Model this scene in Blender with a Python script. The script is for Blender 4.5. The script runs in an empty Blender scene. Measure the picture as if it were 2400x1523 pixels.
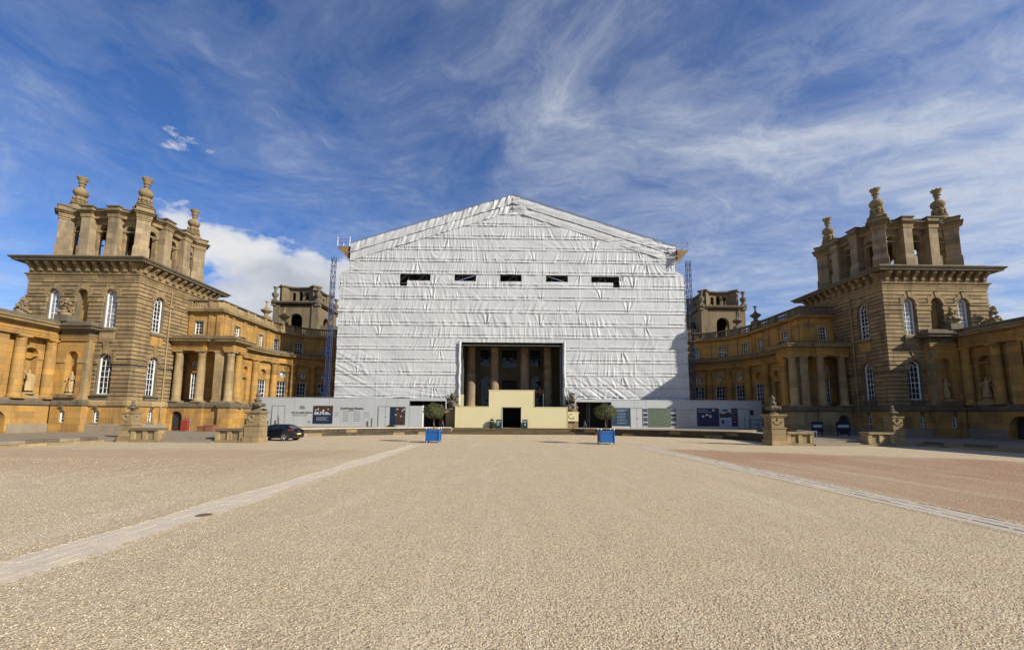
import bpy, bmesh, math, random
import numpy as np
from mathutils import Vector, Matrix
from mathutils.geometry import tessellate_polygon
R=math.radians
random.seed(7); np.random.seed(7)
S=bpy.context.scene
COL=S.collection
# ------------------------------------------------------------------ camera
cam_d=bpy.data.cameras.new('camera'); cam=bpy.data.objects.new('camera',cam_d); COL.objects.link(cam); S.camera=cam
F_PX=976.35; PY=868.59; PITCH=.1105; YAW=.0142; ROLL=-.0062
cam_d.sensor_fit='HORIZONTAL'; cam_d.sensor_width=36.0; cam_d.lens=F_PX*36/2400
cam_d.shift_y=(PY-761.5)/2400; cam_d.clip_start=.1; cam_d.clip_end=3000
fw=Vector((math.sin(YAW)*math.cos(PITCH),math.cos(YAW)*math.cos(PITCH),math.sin(PITCH)))
rt=Vector((math.cos(YAW),-math.sin(YAW),0)); up=rt.cross(fw)
cr,sr=math.cos(ROLL),math.sin(ROLL)
rt2=rt*cr-up*sr; up2=rt*sr+up*cr
cam.matrix_world=Matrix(((rt2.x,up2.x,-fw.x,-.776),(rt2.y,up2.y,-fw.y,0),(rt2.z,up2.z,-fw.z,1.75),(0,0,0,1)))
# ------------------------------------------------------------------ sun and sky
SUN_E=R(28.8); SUN_A=R(31.5)       # elevation, angle in front of the picture's right
to_sun=Vector((math.cos(SUN_E)*math.cos(SUN_A),-math.cos(SUN_E)*math.sin(SUN_A),math.sin(SUN_E)))
sun_d=bpy.data.lights.new('sun','SUN'); sun=bpy.data.objects.new('sun',sun_d); COL.objects.link(sun)
sun_d.energy=5.0; sun_d.angle=R(.5); sun_d.color=(1,.945,.85)
sun.rotation_euler=(-to_sun).to_track_quat('-Z','Y').to_euler(); sun.location=(60,-40,80)
W=bpy.data.worlds.new('World'); S.world=W; W.use_nodes=True
def node(nt,t,**k):
    n=nt.nodes.new(t)
    for a,b in k.items(): setattr(n,a,b)
    return n
def ramp(nt,fac,stops,interp='LINEAR'):
    r=node(nt,'ShaderNodeValToRGB'); r.color_ramp.interpolation=interp
    e=r.color_ramp.elements
    while len(e)<len(stops): e.new(.5)
    for i,(p,c) in enumerate(stops):
        e[i].position=p; e[i].color=(c,c,c,1) if not hasattr(c,'__len__') else (*c,1)
    nt.links.new(fac,r.inputs[0]); return r.outputs[0]
def math_n(nt,op,a,b=None,c=None,clamp=False):
    m=node(nt,'ShaderNodeMath',operation=op,use_clamp=clamp)
    for i,v in enumerate((a,b,c)):
        if v is None: continue
        if isinstance(v,(int,float)): m.inputs[i].default_value=v
        else: nt.links.new(v,m.inputs[i])
    return m.outputs[0]
def mix_c(nt,f,a,b,blend='MIX'):
    m=node(nt,'ShaderNodeMix',data_type='RGBA',blend_type=blend)
    for s,v in ((m.inputs[0],f),(m.inputs[6],a),(m.inputs[7],b)):
        if isinstance(v,(int,float)): s.default_value=v
        elif hasattr(v,'__len__'): s.default_value=(*v,1) if len(v)==3 else v
        else: nt.links.new(v,s)
    return m.outputs[2]
def noise(nt,vec,scale,detail=4,rough=.55,dist=0):
    n=node(nt,'ShaderNodeTexNoise'); n.inputs['Scale'].default_value=scale; n.inputs['Detail'].default_value=detail
    n.inputs['Roughness'].default_value=rough; n.inputs['Distortion'].default_value=dist
    if vec is not None: nt.links.new(vec,n.inputs['Vector'])
    return n.outputs['Fac']
def mapping(nt,vec,scale=(1,1,1),rot=(0,0,0),loc=(0,0,0)):
    m=node(nt,'ShaderNodeMapping'); m.inputs['Scale'].default_value=scale; m.inputs['Rotation'].default_value=rot; m.inputs['Location'].default_value=loc
    nt.links.new(vec,m.inputs['Vector']); return m.outputs[0]
def build_world():
    nt=W.node_tree; nt.nodes.clear()
    out=node(nt,'ShaderNodeOutputWorld'); bg=node(nt,'ShaderNodeBackground'); nt.links.new(bg.outputs[0],out.inputs[0])
    bg.inputs['Strength'].default_value=.060
    sky=node(nt,'ShaderNodeTexSky',sky_type='NISHITA'); sky.sun_disc=False
    sky.sun_elevation=SUN_E; sky.sun_rotation=math.atan2(to_sun.x,to_sun.y)
    sky.altitude=100; sky.air_density=1.0; sky.dust_density=.4; sky.ozone_density=2.2
    blue=mix_c(nt,1.0,sky.outputs[0],(.74,1.10,1.70),'MULTIPLY')
    tc=node(nt,'ShaderNodeTexCoord').outputs['Generated']
    sx=node(nt,'ShaderNodeSeparateXYZ'); nt.links.new(tc,sx.inputs[0]); X,Y,Z=sx.outputs
    zz=math_n(nt,'MAXIMUM',math_n(nt,'ADD',Z,.12),.03)
    u=math_n(nt,'DIVIDE',X,zz); v=math_n(nt,'DIVIDE',Y,zz)
    cb=node(nt,'ShaderNodeCombineXYZ'); nt.links.new(u,cb.inputs[0]); nt.links.new(v,cb.inputs[1]); P=cb.outputs[0]
    # thin high cloud: broken wisps, mottled patches, and a veil low in the west
    wv=noise(nt,mapping(nt,P,(1,1,1),(0,0,0),(5,5,0)),.9,4,.5)
    cb2=node(nt,'ShaderNodeCombineXYZ'); nt.links.new(math_n(nt,'ADD',u,math_n(nt,'MULTIPLY',wv,.9)),cb2.inputs[0]); nt.links.new(math_n(nt,'ADD',v,math_n(nt,'MULTIPLY',wv,-.6)),cb2.inputs[1]); Q=cb2.outputs[0]
    a=noise(nt,mapping(nt,Q,(1.0,1.35,1),(0,0,R(25)),(11.3,6.2,0)),1.25,10,.62,.5)
    b=noise(nt,mapping(nt,Q,(1,1,1),(0,0,R(-35)),(2.1,8.4,0)),.62,3,.5)
    c=noise(nt,mapping(nt,Q,(1.0,1.5,1),(0,0,R(-20)),(1,9,0)),5.5,8,.72,.3)
    m=math_n(nt,'ADD',math_n(nt,'MULTIPLY',a,.60),math_n(nt,'ADD',math_n(nt,'MULTIPLY',b,.46),math_n(nt,'MULTIPLY',c,.30)))
    m=math_n(nt,'ADD',m,math_n(nt,'MULTIPLY',math_n(nt,'SUBTRACT',.42,Z),.26))
    m=math_n(nt,'ADD',m,math_n(nt,'MULTIPLY',X,.07))
    cir=ramp(nt,m,[(.53,0),(.63,.11),(.73,.34),(.83,.70),(1,.92)])
    dn=node(nt,'ShaderNodeVectorMath',operation='NORMALIZE'); nt.links.new(tc,dn.inputs[0])
    def heap(dz): return noise(nt,mapping(nt,dn.outputs[0],(1,1,1.9),(0,0,0),(4.45,.35,dz)),3.4,10,.58,.2)
    def lift(d):
        q=node(nt,'ShaderNodeVectorMath',operation='DISTANCE'); nt.links.new(mapping(nt,tc,(1,1,1.9)),q.inputs[0]); q.inputs[1].default_value=(-.465,.825,.54)
        d=math_n(nt,'ADD',d,math_n(nt,'MULTIPLY',math_n(nt,'SUBTRACT',.27,q.outputs['Value'],clamp=True),1.35))
        return math_n(nt,'SUBTRACT',d,math_n(nt,'MULTIPLY',math_n(nt,'ABSOLUTE',math_n(nt,'SUBTRACT',Z,.24)),.50,)) if 0 else math_n(nt,'SUBTRACT',d,math_n(nt,'ADD',.09,math_n(nt,'MULTIPLY',math_n(nt,'ABSOLUTE',math_n(nt,'SUBTRACT',Z,.24)),.35)))
    d=lift(heap(.62)); cum=ramp(nt,d,[(.50,0),(.545,.8),(.60,1)])
    shade=ramp(nt,lift(heap(.50)),[(.54,(9.9,10,10.2)),(.66,(8.0,8.3,8.9)),(.80,(5.8,6.3,7.2))])
    col=mix_c(nt,cir,blue,(8.8,9.3,10.0))
    col=mix_c(nt,cum,col,shade)
    nt.links.new(col,bg.inputs['Color'])
build_world()
S.view_settings.view_transform='Standard'; S.view_settings.look='None'; S.view_settings.gamma=1
S.view_settings.exposure=0.40
S.view_settings.use_curve_mapping=False
# ------------------------------------------------------------------ materials
def mat_new(name):
    m=bpy.data.materials.new(name); m.use_nodes=True; nt=m.node_tree
    return m,nt,nt.nodes['Principled BSDF'],node(nt,'ShaderNodeNewGeometry').outputs['Position']
def bump(nt,bs,h,strength,dist):
    b=node(nt,'ShaderNodeBump'); b.inputs['Strength'].default_value=strength; b.inputs['Distance'].default_value=dist
    nt.links.new(h,b.inputs['Height']); nt.links.new(b.outputs[0],bs.inputs['Normal'])
def stone(name,c1,c2,c3,stain=.5,scale=1.0,rough=.9,blocks=None):
    m,nt,bs,P=mat_new(name)
    n1=noise(nt,P,.55*scale,6,.6); n2=noise(nt,mapping(nt,P,(1,1,.22)),1.6*scale,8,.65,.3); n3=noise(nt,P,9*scale,6,.7)
    col=mix_c(nt,ramp(nt,n1,[(.36,0),(.64,1)]),c1,c2)
    if blocks:
        sx=node(nt,'ShaderNodeSeparateXYZ'); nt.links.new(P,sx.inputs[0]); x_,y_,z_=sx.outputs
        row=math_n(nt,'FLOOR',math_n(nt,'DIVIDE',math_n(nt,'SUBTRACT',z_,2.94),blocks[1]))
        off=math_n(nt,'FRACT',math_n(nt,'MULTIPLY',row,.618)); cc=math_n(nt,'ADD',math_n(nt,'DIVIDE',math_n(nt,'ADD',x_,y_),blocks[0]),math_n(nt,'MULTIPLY',off,3))
        cb=node(nt,'ShaderNodeCombineXYZ'); nt.links.new(math_n(nt,'FLOOR',cc),cb.inputs[0]); nt.links.new(row,cb.inputs[1])
        wn=node(nt,'ShaderNodeTexWhiteNoise'); wn.noise_dimensions='2D'; nt.links.new(cb.outputs[0],wn.inputs['Vector'])
        sp=node(nt,'ShaderNodeSeparateColor'); nt.links.new(wn.outputs['Color'],sp.inputs[0])
        col=mix_c(nt,math_n(nt,'MULTIPLY',ramp(nt,sp.outputs[0],[(.45,0),(1,1)]),.55),col,c3)
        col=mix_c(nt,math_n(nt,'MULTIPLY',ramp(nt,sp.outputs[1],[(.6,0),(1,1)]),.45),col,tuple(min(1,x*1.4) for x in c1))
        # narrow weathered joint between neighbouring blocks
        fr_=math_n(nt,'FRACT',cc); jt=math_n(nt,'LESS_THAN',math_n(nt,'MINIMUM',fr_,math_n(nt,'SUBTRACT',1,fr_)),.012)
        zr=math_n(nt,'FRACT',math_n(nt,'DIVIDE',math_n(nt,'SUBTRACT',z_,2.94),blocks[1])); jz=math_n(nt,'LESS_THAN',zr,.05)
        col=mix_c(nt,math_n(nt,'MULTIPLY',math_n(nt,'MAXIMUM',jt,jz),.45),col,tuple(x*.5 for x in c3))
    col=mix_c(nt,math_n(nt,'MULTIPLY',ramp(nt,n2,[(.50,0),(.74,1)]),stain),col,c3)
    col=mix_c(nt,math_n(nt,'MULTIPLY',ramp(nt,n3,[(.40,1),(.62,0)]),.35),col,mix_c(nt,.5,c3,c1))
    nt.links.new(col,bs.inputs['Base Color']); bs.inputs['Roughness'].default_value=rough; bs.inputs['Specular IOR Level'].default_value=.25
    bump(nt,bs,noise(nt,P,16*scale,7,.7),.55,.03)
    return m
def plain(name,c,rough=.6,metal=0,var=.12,spec=.4,scale=3,b=0):
    m,nt,bs,P=mat_new(name)
    n=noise(nt,P,scale,5,.6)
    col=mix_c(nt,ramp(nt,n,[(.3,0),(.7,1)]),tuple(x*(1-var) for x in c),tuple(min(1,x*(1+var)) for x in c))
    nt.links.new(col,bs.inputs['Base Color']); bs.inputs['Roughness'].default_value=rough; bs.inputs['Metallic'].default_value=metal
    bs.inputs['Specular IOR Level'].default_value=spec
    if b: bump(nt,bs,noise(nt,P,scale*6,5,.6),b,.02)
    return m
M={}
M['tower']=stone('weathered_limestone',(.315,.222,.108),(.235,.165,.085),(.085,.062,.038),1.0,blocks=(1.1,.35))
M['belv']=stone('grey_weathered_limestone',(.315,.235,.135),(.245,.185,.112),(.095,.075,.05),.95,blocks=(1.2,.5))
M['lantern']=stone('sooty_brown_limestone',(.195,.145,.082),(.15,.112,.065),(.055,.043,.028),.9)
M['gold']=stone('golden_limestone',(.43,.235,.052),(.34,.21,.08),(.12,.08,.042),1.0,blocks=(1.3,.5))
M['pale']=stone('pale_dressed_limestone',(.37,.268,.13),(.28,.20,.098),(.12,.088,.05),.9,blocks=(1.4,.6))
M['dark']=stone('sooty_and_shaded_limestone',(.125,.102,.07),(.18,.145,.095),(.05,.043,.033),.85,1.5)  # soot; also shade put into the colour on right-hand trim and main block
M['ashlar']=stone('mossy_ashlar',(.29,.21,.105),(.21,.155,.085),(.08,.065,.04),.8,1.8)
M['paving']=stone('paving_flagstone',(.29,.235,.165),(.24,.195,.14),(.14,.112,.078),.6,2)
M['statue']=stone('carved_stone',(.46,.33,.16),(.40,.28,.13),(.20,.14,.08),.5,3)
M['white']=plain('white_window_paint',(.78,.77,.74),.45,var=.05)
M['shadepaint']=plain('shaded_window_paint',(.10,.10,.105),.5,var=.1)  # white frames darkened in colour for the shade behind the sheeting
M['sheet']=None
M['hoard']=plain('grey_painted_board',(.375,.385,.38),.55,var=.05,scale=.7)
M['cream']=plain('cream_painted_board',(.53,.465,.265),.6,var=.035,scale=.5)
M['blue']=plain('blue_planter_paint',(.009,.085,.28),.4,var=.12,scale=6,spec=.5)
M['black']=plain('black_rubber',(.02,.02,.02),.7)
M['dark_in']=plain('dark_timber_and_shade',(.03,.024,.02),.8)  # dark timber; near-black also stands in for shade inside the passages
M['ink']=plain('printed_ink',(.05,.05,.055),.6,var=.02)
M['navy']=plain('navy_print',(.007,.017,.04),.45,var=.1)
M['red']=plain('red_painted_metal',(.24,.028,.02),.5,var=.25)
M['terracotta']=plain('terracotta',(.22,.085,.045),.85,var=.2)
M['green']=plain('green_plastic',(.006,.028,.016),.4)
M['steel']=plain('galvanised_tube',(.32,.33,.34),.4,.7,var=.1)
M['maststeel']=plain('blue_mast_paint',(.012,.028,.10),.45,var=.25,scale=5)
M['mastdark']=plain('navy_mast_paint',(.015,.025,.075),.5,var=.25,scale=5)
M['board']=plain('scaffold_board',(.20,.115,.045),.8,var=.25,scale=2)
M['bronze']=plain('dark_bronze',(.035,.035,.04),.45,.6)
M['lead']=plain('lead_roof',(.15,.155,.16),.7,var=.2)
def glass_mat():
    m,nt,bs,P=mat_new('window_glass')
    bs.inputs['Base Color'].default_value=(.015,.018,.022,1); bs.inputs['Roughness'].default_value=.06
    bs.inputs['Specular IOR Level'].default_value=.38
    bump(nt,bs,noise(nt,P,1.7,2,.5),.25,.02); return m
M['glass']=glass_mat()
def blind_mat():
    m,nt,bs,P=mat_new('glass_over_blind')
    bs.inputs['Base Color'].default_value=(.20,.205,.21,1); bs.inputs['Roughness'].default_value=.12
    bump(nt,bs,noise(nt,P,1.7,2,.5),.2,.02); return m
M['blind']=blind_mat()
def sheet_mat():
    m,nt,bs,P=mat_new('white_scaffold_sheeting')
    n1=noise(nt,P,.35,5,.6); n2=noise(nt,mapping(nt,P,(1,1,.3)),2.2,7,.65)
    col=mix_c(nt,ramp(nt,n1,[(.35,0),(.65,1)]),(.425,.432,.43),(.495,.494,.48))
    col=mix_c(nt,math_n(nt,'MULTIPLY',ramp(nt,n2,[(.5,0),(.75,1)]),.35),col,(.33,.335,.33))
    nt.links.new(col,bs.inputs['Base Color']); bs.inputs['Roughness'].default_value=.5; bs.inputs['Specular IOR Level'].default_value=.35
    bump(nt,bs,noise(nt,mapping(nt,P,(1.6,1,.6),(0,R(20),0)),3.5,6,.6,.5),.5,.05)
    return m
M['sheet']=sheet_mat()
def leaf_mat():
    m,nt,bs,P=mat_new('bay_leaves')
    n=noise(nt,P,9,3,.6); n2=noise(nt,P,2.2,2,.5)
    col=mix_c(nt,ramp(nt,n,[(.3,0),(.7,1)]),(.024,.034,.007),(.105,.110,.022))
    col=mix_c(nt,math_n(nt,'MULTIPLY',ramp(nt,n2,[(.55,0),(.75,1)]),.5),col,(.15,.15,.035))
    nt.links.new(col,bs.inputs['Base Color']); bs.inputs['Roughness'].default_value=.5; return m
M['leaf']=leaf_mat()
M['bark']=plain('bark',(.12,.095,.07),.9,var=.3,scale=12,b=.5)
M['carpaint']=plain('black_car_paint',(.006,.007,.012),.12,0,.1,.6)
M['carglass']=plain('tinted_glass',(.012,.016,.02),.04,0,.1,.8)
M['taillight']=plain('red_lens',(.35,.01,.02),.15,var=.1,spec=.8)
M['alloy']=plain('alloy_wheel',(.62,.62,.63),.25,.9,.05)
M['yellowplate']=plain('rear_number_plate',(.72,.55,.18),.5,var=.05)
M['paleprint']=plain('pale_print',(.34,.37,.42),.6,var=.2,scale=4)
M['olive']=plain('olive_print',(.085,.11,.07),.6,var=.12,scale=3)
M['teal']=plain('teal_print',(.006,.035,.065),.5,var=.15,scale=3)
M['purple']=plain('purple_print',(.03,.010,.032),.5)
M['indigo']=plain('indigo_print',(.010,.011,.055),.5,var=.1)
M['brownprint']=plain('brown_photo_print',(.045,.024,.016),.5,var=.5,scale=5)
M['skin']=plain('pale_photo_print',(.50,.40,.32),.5,var=.2)
def gravel_mat(name='gravel_ground',near=True):
    m,nt,bs,P=mat_new(name)
    sx=node(nt,'ShaderNodeSeparateXYZ'); nt.links.new(P,sx.inputs[0]); X,Y,_=sx.outputs
    v=node(nt,'ShaderNodeTexVoronoi'); v.inputs['Scale'].default_value=62; v.inputs['Randomness'].default_value=1; nt.links.new(P,v.inputs['Vector'])
    v2=node(nt,'ShaderNodeTexVoronoi'); v2.inputs['Scale'].default_value=23; nt.links.new(mapping(nt,P,(1,1,1),(0,0,.6)),v2.inputs['Vector'])
    sp=node(nt,'ShaderNodeSeparateColor'); nt.links.new(v.outputs['Color'],sp.inputs[0])
    c=ramp(nt,sp.outputs[0],[(0,(.40,.285,.155)),(.3,(.56,.44,.265)),(.62,(.65,.525,.33)),(.85,(.74,.62,.415)),(1,(.47,.31,.18))])
    big=noise(nt,P,.35,6,.6); mid=noise(nt,P,2.1,5,.6); patch=noise(nt,P,.12,5,.6,.4)
    c=mix_c(nt,math_n(nt,'MULTIPLY',ramp(nt,big,[(.38,0),(.68,1)]),.30),c,(.58,.47,.34))
    c=mix_c(nt,math_n(nt,'MULTIPLY',ramp(nt,mid,[(.40,1),(.6,0)]),.22),c,(.44,.365,.25))
    # reddish hoggin spread over the right-hand plot of the court, thin pink on the left
    ew=math_n(nt,'MULTIPLY',math_n(nt,'SUBTRACT',noise(nt,P,.5,5,.6),.5),2.6)
    yy=math_n(nt,'ADD',Y,ew); xx=math_n(nt,'ADD',X,ew)
    bx=math_n(nt,'SUBTRACT',24.2,math_n(nt,'MULTIPLY',xx,.42))            # far edge line
    f1=math_n(nt,'MULTIPLY',math_n(nt,'SUBTRACT',X,7.85,None),2.2,clamp=True)
    f2=math_n(nt,'MULTIPLY',math_n(nt,'SUBTRACT',math_n(nt,'ADD',bx,3.4),yy),.9,clamp=True)
    f3=math_n(nt,'MULTIPLY',math_n(nt,'SUBTRACT',21.5,xx),.8,clamp=True)
    pk=math_n(nt,'MULTIPLY',math_n(nt,'MULTIPLY',f1,f2),math_n(nt,'MULTIPLY',f3,ramp(nt,patch,[(.30,.55),(.62,1)])))
    pc=ramp(nt,sp.outputs[1],[(0,(.20,.085,.045)),(.5,(.36,.165,.09)),(.8,(.44,.235,.14)),(1,(.52,.40,.26))])
    c=mix_c(nt,math_n(nt,'MULTIPLY',pk,.86),c,pc)
    g1=math_n(nt,'MULTIPLY',math_n(nt,'SUBTRACT',-7.2,xx),.5,clamp=True)
    g2=math_n(nt,'MULTIPLY',math_n(nt,'SUBTRACT',yy,11.),.3,clamp=True)
    g3=math_n(nt,'MULTIPLY',math_n(nt,'SUBTRACT',23.,yy),.5,clamp=True)
    c=mix_c(nt,math_n(nt,'MULTIPLY',math_n(nt,'MULTIPLY',g1,g2),math_n(nt,'MULTIPLY',g3,.33)),c,pc)
    tr=noise(nt,mapping(nt,P,(1.0,.10,1),(0,0,R(8))),1.5,4,.6,.4); tr2=noise(nt,mapping(nt,P,(1.0,.16,1),(0,0,R(-24))),1.1,4,.6,.4)
    c=mix_c(nt,math_n(nt,'MULTIPLY',ramp(nt,tr,[(.54,0),(.66,1)]),.30),c,(.70,.60,.43))
    c=mix_c(nt,math_n(nt,'MULTIPLY',ramp(nt,tr2,[(.55,0),(.68,1)]),.28),c,(.42,.34,.235))
    gaps=ramp(nt,v.outputs['Distance'],[(.0,0),(.42,0),(.75,1)])
    c=mix_c(nt,math_n(nt,'MULTIPLY',gaps,.62),c,(.15,.10,.05))
    nt.links.new(c,bs.inputs['Base Color']); bs.inputs['Roughness'].default_value=.92; bs.inputs['Specular IOR Level'].default_value=.2
    h=math_n(nt,'ADD',math_n(nt,'MULTIPLY',v.outputs['Distance'],-1.0),math_n(nt,'ADD',math_n(nt,'MULTIPLY',v2.outputs['Distance'],-.9),math_n(nt,'MULTIPLY',mid,.8)))
    bump(nt,bs,h,1.0,.0075)
    return m
M['gravel']=gravel_mat()
# ------------------------------------------------------------------ mesh helpers
ORG={}
class MB:
    def __init__(s): s.v=[]; s.f=[]
    def add(s,vs,fs):
        b=len(s.v); s.v.extend(vs); s.f.extend([tuple(i+b for i in f) for f in fs]); return s
    def hexa(s,p):   # 8 points: bottom 4 ccw, top 4
        return s.add(p,[(0,3,2,1),(4,5,6,7),(0,1,5,4),(1,2,6,5),(2,3,7,6),(3,0,4,7)])
    def box(s,x0,x1,y0,y1,z0,z1):
        return s.hexa([(x0,y0,z0),(x1,y0,z0),(x1,y1,z0),(x0,y1,z0),(x0,y0,z1),(x1,y0,z1),(x1,y1,z1),(x0,y1,z1)])
    def rbox(s,cx,cy,hx,hy,z0,z1,rot,taper=1):
        c,n=math.cos(rot),math.sin(rot); p=[]
        for z,k in ((z0,1),(z1,taper)):
            for a,b in ((-1,-1),(1,-1),(1,1),(-1,1)):
                x,y=a*hx*k,b*hy*k; p.append((cx+x*c-y*n,cy+x*n+y*c,z))
        return s.hexa(p)
    def lathe(s,cx,cy,prof,n=12,a0=0,a1=2*math.pi,cap=True):
        full=abs(a1-a0-2*math.pi)<1e-6; m=n if full else n+1; vs=[]
        for r,z in prof:
            for i in range(m):
                a=a0+(a1-a0)*i/n; vs.append((cx+r*math.cos(a),cy+r*math.sin(a),z))
        fs=[]
        for j in range(len(prof)-1):
            for i in range(n):
                k=(i+1)%m; fs.append((j*m+i,j*m+k,(j+1)*m+k,(j+1)*m+i))
        if cap: fs.append(tuple(range(m-1,-1,-1))); fs.append(tuple((len(prof)-1)*m+i for i in range(m)))
        return s.add(vs,fs)
    def tube(s,a,b,r,n=6,r2=None):
        a,b=Vector(a),Vector(b); d=(b-a).normalized(); u=d.orthogonal().normalized(); w=d.cross(u); r2=r if r2 is None else r2; vs=[]
        for p,q in ((a,r),(b,r2)):
            for i in range(n):
                t=2*math.pi*i/n; vs.append(tuple(p+(u*math.cos(t)+w*math.sin(t))*q))
        return s.add(vs,[(i,(i+1)%n,n+(i+1)%n,n+i) for i in range(n)]+[tuple(range(n-1,-1,-1)),tuple(range(n,2*n))])
    def ball(s,c,r,seg=10,ring=6,sc=(1,1,1)):
        vs=[(c[0],c[1],c[2]-r*sc[2])]
        for j in range(1,ring):
            t=math.pi*j/ring
            for i in range(seg):
                a=2*math.pi*i/seg; vs.append((c[0]+r*sc[0]*math.sin(t)*math.cos(a),c[1]+r*sc[1]*math.sin(t)*math.sin(a),c[2]-r*sc[2]*math.cos(t)))
        vs.append((c[0],c[1],c[2]+r*sc[2])); n=len(vs)-1; fs=[]
        for i in range(seg):
            k=(i+1)%seg; fs.append((0,1+k,1+i)); fs.append((n,n-seg+i,n-seg+k))
            for j in range(ring-2): fs.append((1+j*seg+i,1+j*seg+k,1+(j+1)*seg+k,1+(j+1)*seg+i))
        return s.add(vs,fs)
    def map(s,fn): s.v=[fn(*p) for p in s.v]; return s
def empty(name,loc,label,cat,group=None):
    o=bpy.data.objects.new(name,None); COL.objects.link(o); o.location=loc; o.empty_display_size=.2
    ORG[o]=Vector(loc); tag(o,label,cat,group); return o
def tag(o,label=None,cat=None,group=None,kind=None):
    if label: o['label']=label
    if cat: o['category']=cat
    if group: o['group']=group
    if kind: o['kind']=kind
    return o
def mesh_of(name,mb,mat,org=Vector((0,0,0)),smooth=False,fix=True):
    me=bpy.data.meshes.new(name); me.from_pydata([(x-org.x,y-org.y,z-org.z) for x,y,z in mb.v],[],mb.f)
    me.materials.append(mat)
    if fix:
        bm=bmesh.new(); bm.from_mesh(me); bmesh.ops.recalc_face_normals(bm,faces=bm.faces); bm.to_mesh(me); bm.free()
    if smooth:
        me.polygons.foreach_set('use_smooth',[True]*len(me.polygons))
        if smooth=='auto':
            try: me.set_sharp_from_angle(angle=R(40))
            except Exception: pass
    return me
def obj(name,mb,mat,parent=None,smooth=False,fix=True,loc=None,kind=None,label=None):
    org=ORG.get(parent,Vector((0,0,0))) if parent else (Vector(loc) if loc else Vector((0,0,0)))
    me=mesh_of(name,mb,mat,org,smooth,fix)
    o=bpy.data.objects.new(name,me); COL.objects.link(o)
    if parent: o.parent=parent
    else: o.location=org
    ORG[o]=org
    if kind: o['kind']=kind
    if label: o['label']=label
    return o
def inst(src_me,name,parent,loc,rotz=0,scale=None,mirror=False):
    o=bpy.data.objects.new(name,src_me); COL.objects.link(o); o.parent=parent
    o.location=Vector(loc)-ORG.get(parent,Vector((0,0,0))); o.rotation_euler=(0,0,rotz)
    if scale: o.scale=scale
    ORG[o]=Vector(loc); return o
# --- mitred mouldings along a plan path.  outward = direction turned +90 degrees
def offset_path(pts,o,closed=False):
    n=len(pts); res=[]
    for i in range(n):
        p=Vector(pts[i]).to_2d() if len(pts[i])>2 else Vector(pts[i])
        pa=Vector(pts[(i-1)%n]) if (i>0 or closed) else None; pb=Vector(pts[(i+1)%n]) if (i<n-1 or closed) else None
        ds=[]
        if pa is not None: ds.append((p-pa).normalized())
        if pb is not None: ds.append((pb-p).normalized())
        ns=[Vector((-d.y,d.x)) for d in ds]; m=sum(ns,Vector((0,0))).normalized(); k=1/max(.35,m.dot(ns[0]))
        res.append(p+m*o*k)
    return res
def mould(pts,prof,closed=False,mb=None,back=None):
    """sweep profile [(o,z)...] along the path; back: close the section at offset back"""
    mb=mb or MB(); pr=list(prof)
    if back is not None: pr=[(back,prof[0][1])]+pr+[(back,prof[-1][1])]
    rows=[[(q.x,q.y,z) for q in offset_path(pts,o,closed)] for o,z in pr]
    n=len(pts); m=len(pr); vs=[rows[j][i] for i in range(n) for j in range(m)]; fs=[]
    for i in range(n if closed else n-1):
        k=(i+1)%n
        for j in range(m-1): fs.append((i*m+j,k*m+j,k*m+j+1,i*m+j+1))
        if back is not None: fs.append((i*m+m-1,k*m+m-1,k*m,i*m))
    if not closed: fs.append(tuple(range(m))); fs.append(tuple((n-1)*m+j for j in range(m-1,-1,-1)))
    return mb.add(vs,fs)
class Path:
    """plan path with arc length; at(s,z,o) gives a point"""
    def __init__(s,pts):
        s.p=[Vector(p) for p in pts]; s.L=[0]
        for a,b in zip(s.p,s.p[1:]): s.L.append(s.L[-1]+(b-a).length)
    def at(s,t,z,o=0):
        i=0
        while i<len(s.p)-2 and t>s.L[i+1]: i+=1
        a,b=s.p[i],s.p[i+1]; d=(b-a).normalized(); q=a+d*(t-s.L[i])
        # smooth the normal along curves
        def nr(j):
            j=max(0,min(len(s.p)-2,j)); e=(s.p[j+1]-s.p[j]).normalized(); return Vector((-e.y,e.x))
        u=(t-s.L[i])/max(1e-6,(b-a).length); n0=nr(i)
        if s.curved(i): n0=(nr(i-1)*(.5-u/2)+nr(i)*.5+nr(i+1)*(u/2)).normalized()
        return (q.x+n0.x*o,q.y+n0.y*o,z)
    def curved(s,i): return (s.p[i+1]-s.p[i]).length<.8
    def nearest(s,x,y):
        best=None; v=Vector((x,y))
        for i,(a,b) in enumerate(zip(s.p,s.p[1:])):
            d=b-a; t=max(0,min(1,(v-a).dot(d)/d.length_squared)); e=(a+d*t-v).length
            if best is None or e<best[0]: best=(e,s.L[i]+t*d.length)
        return best[1]
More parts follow.
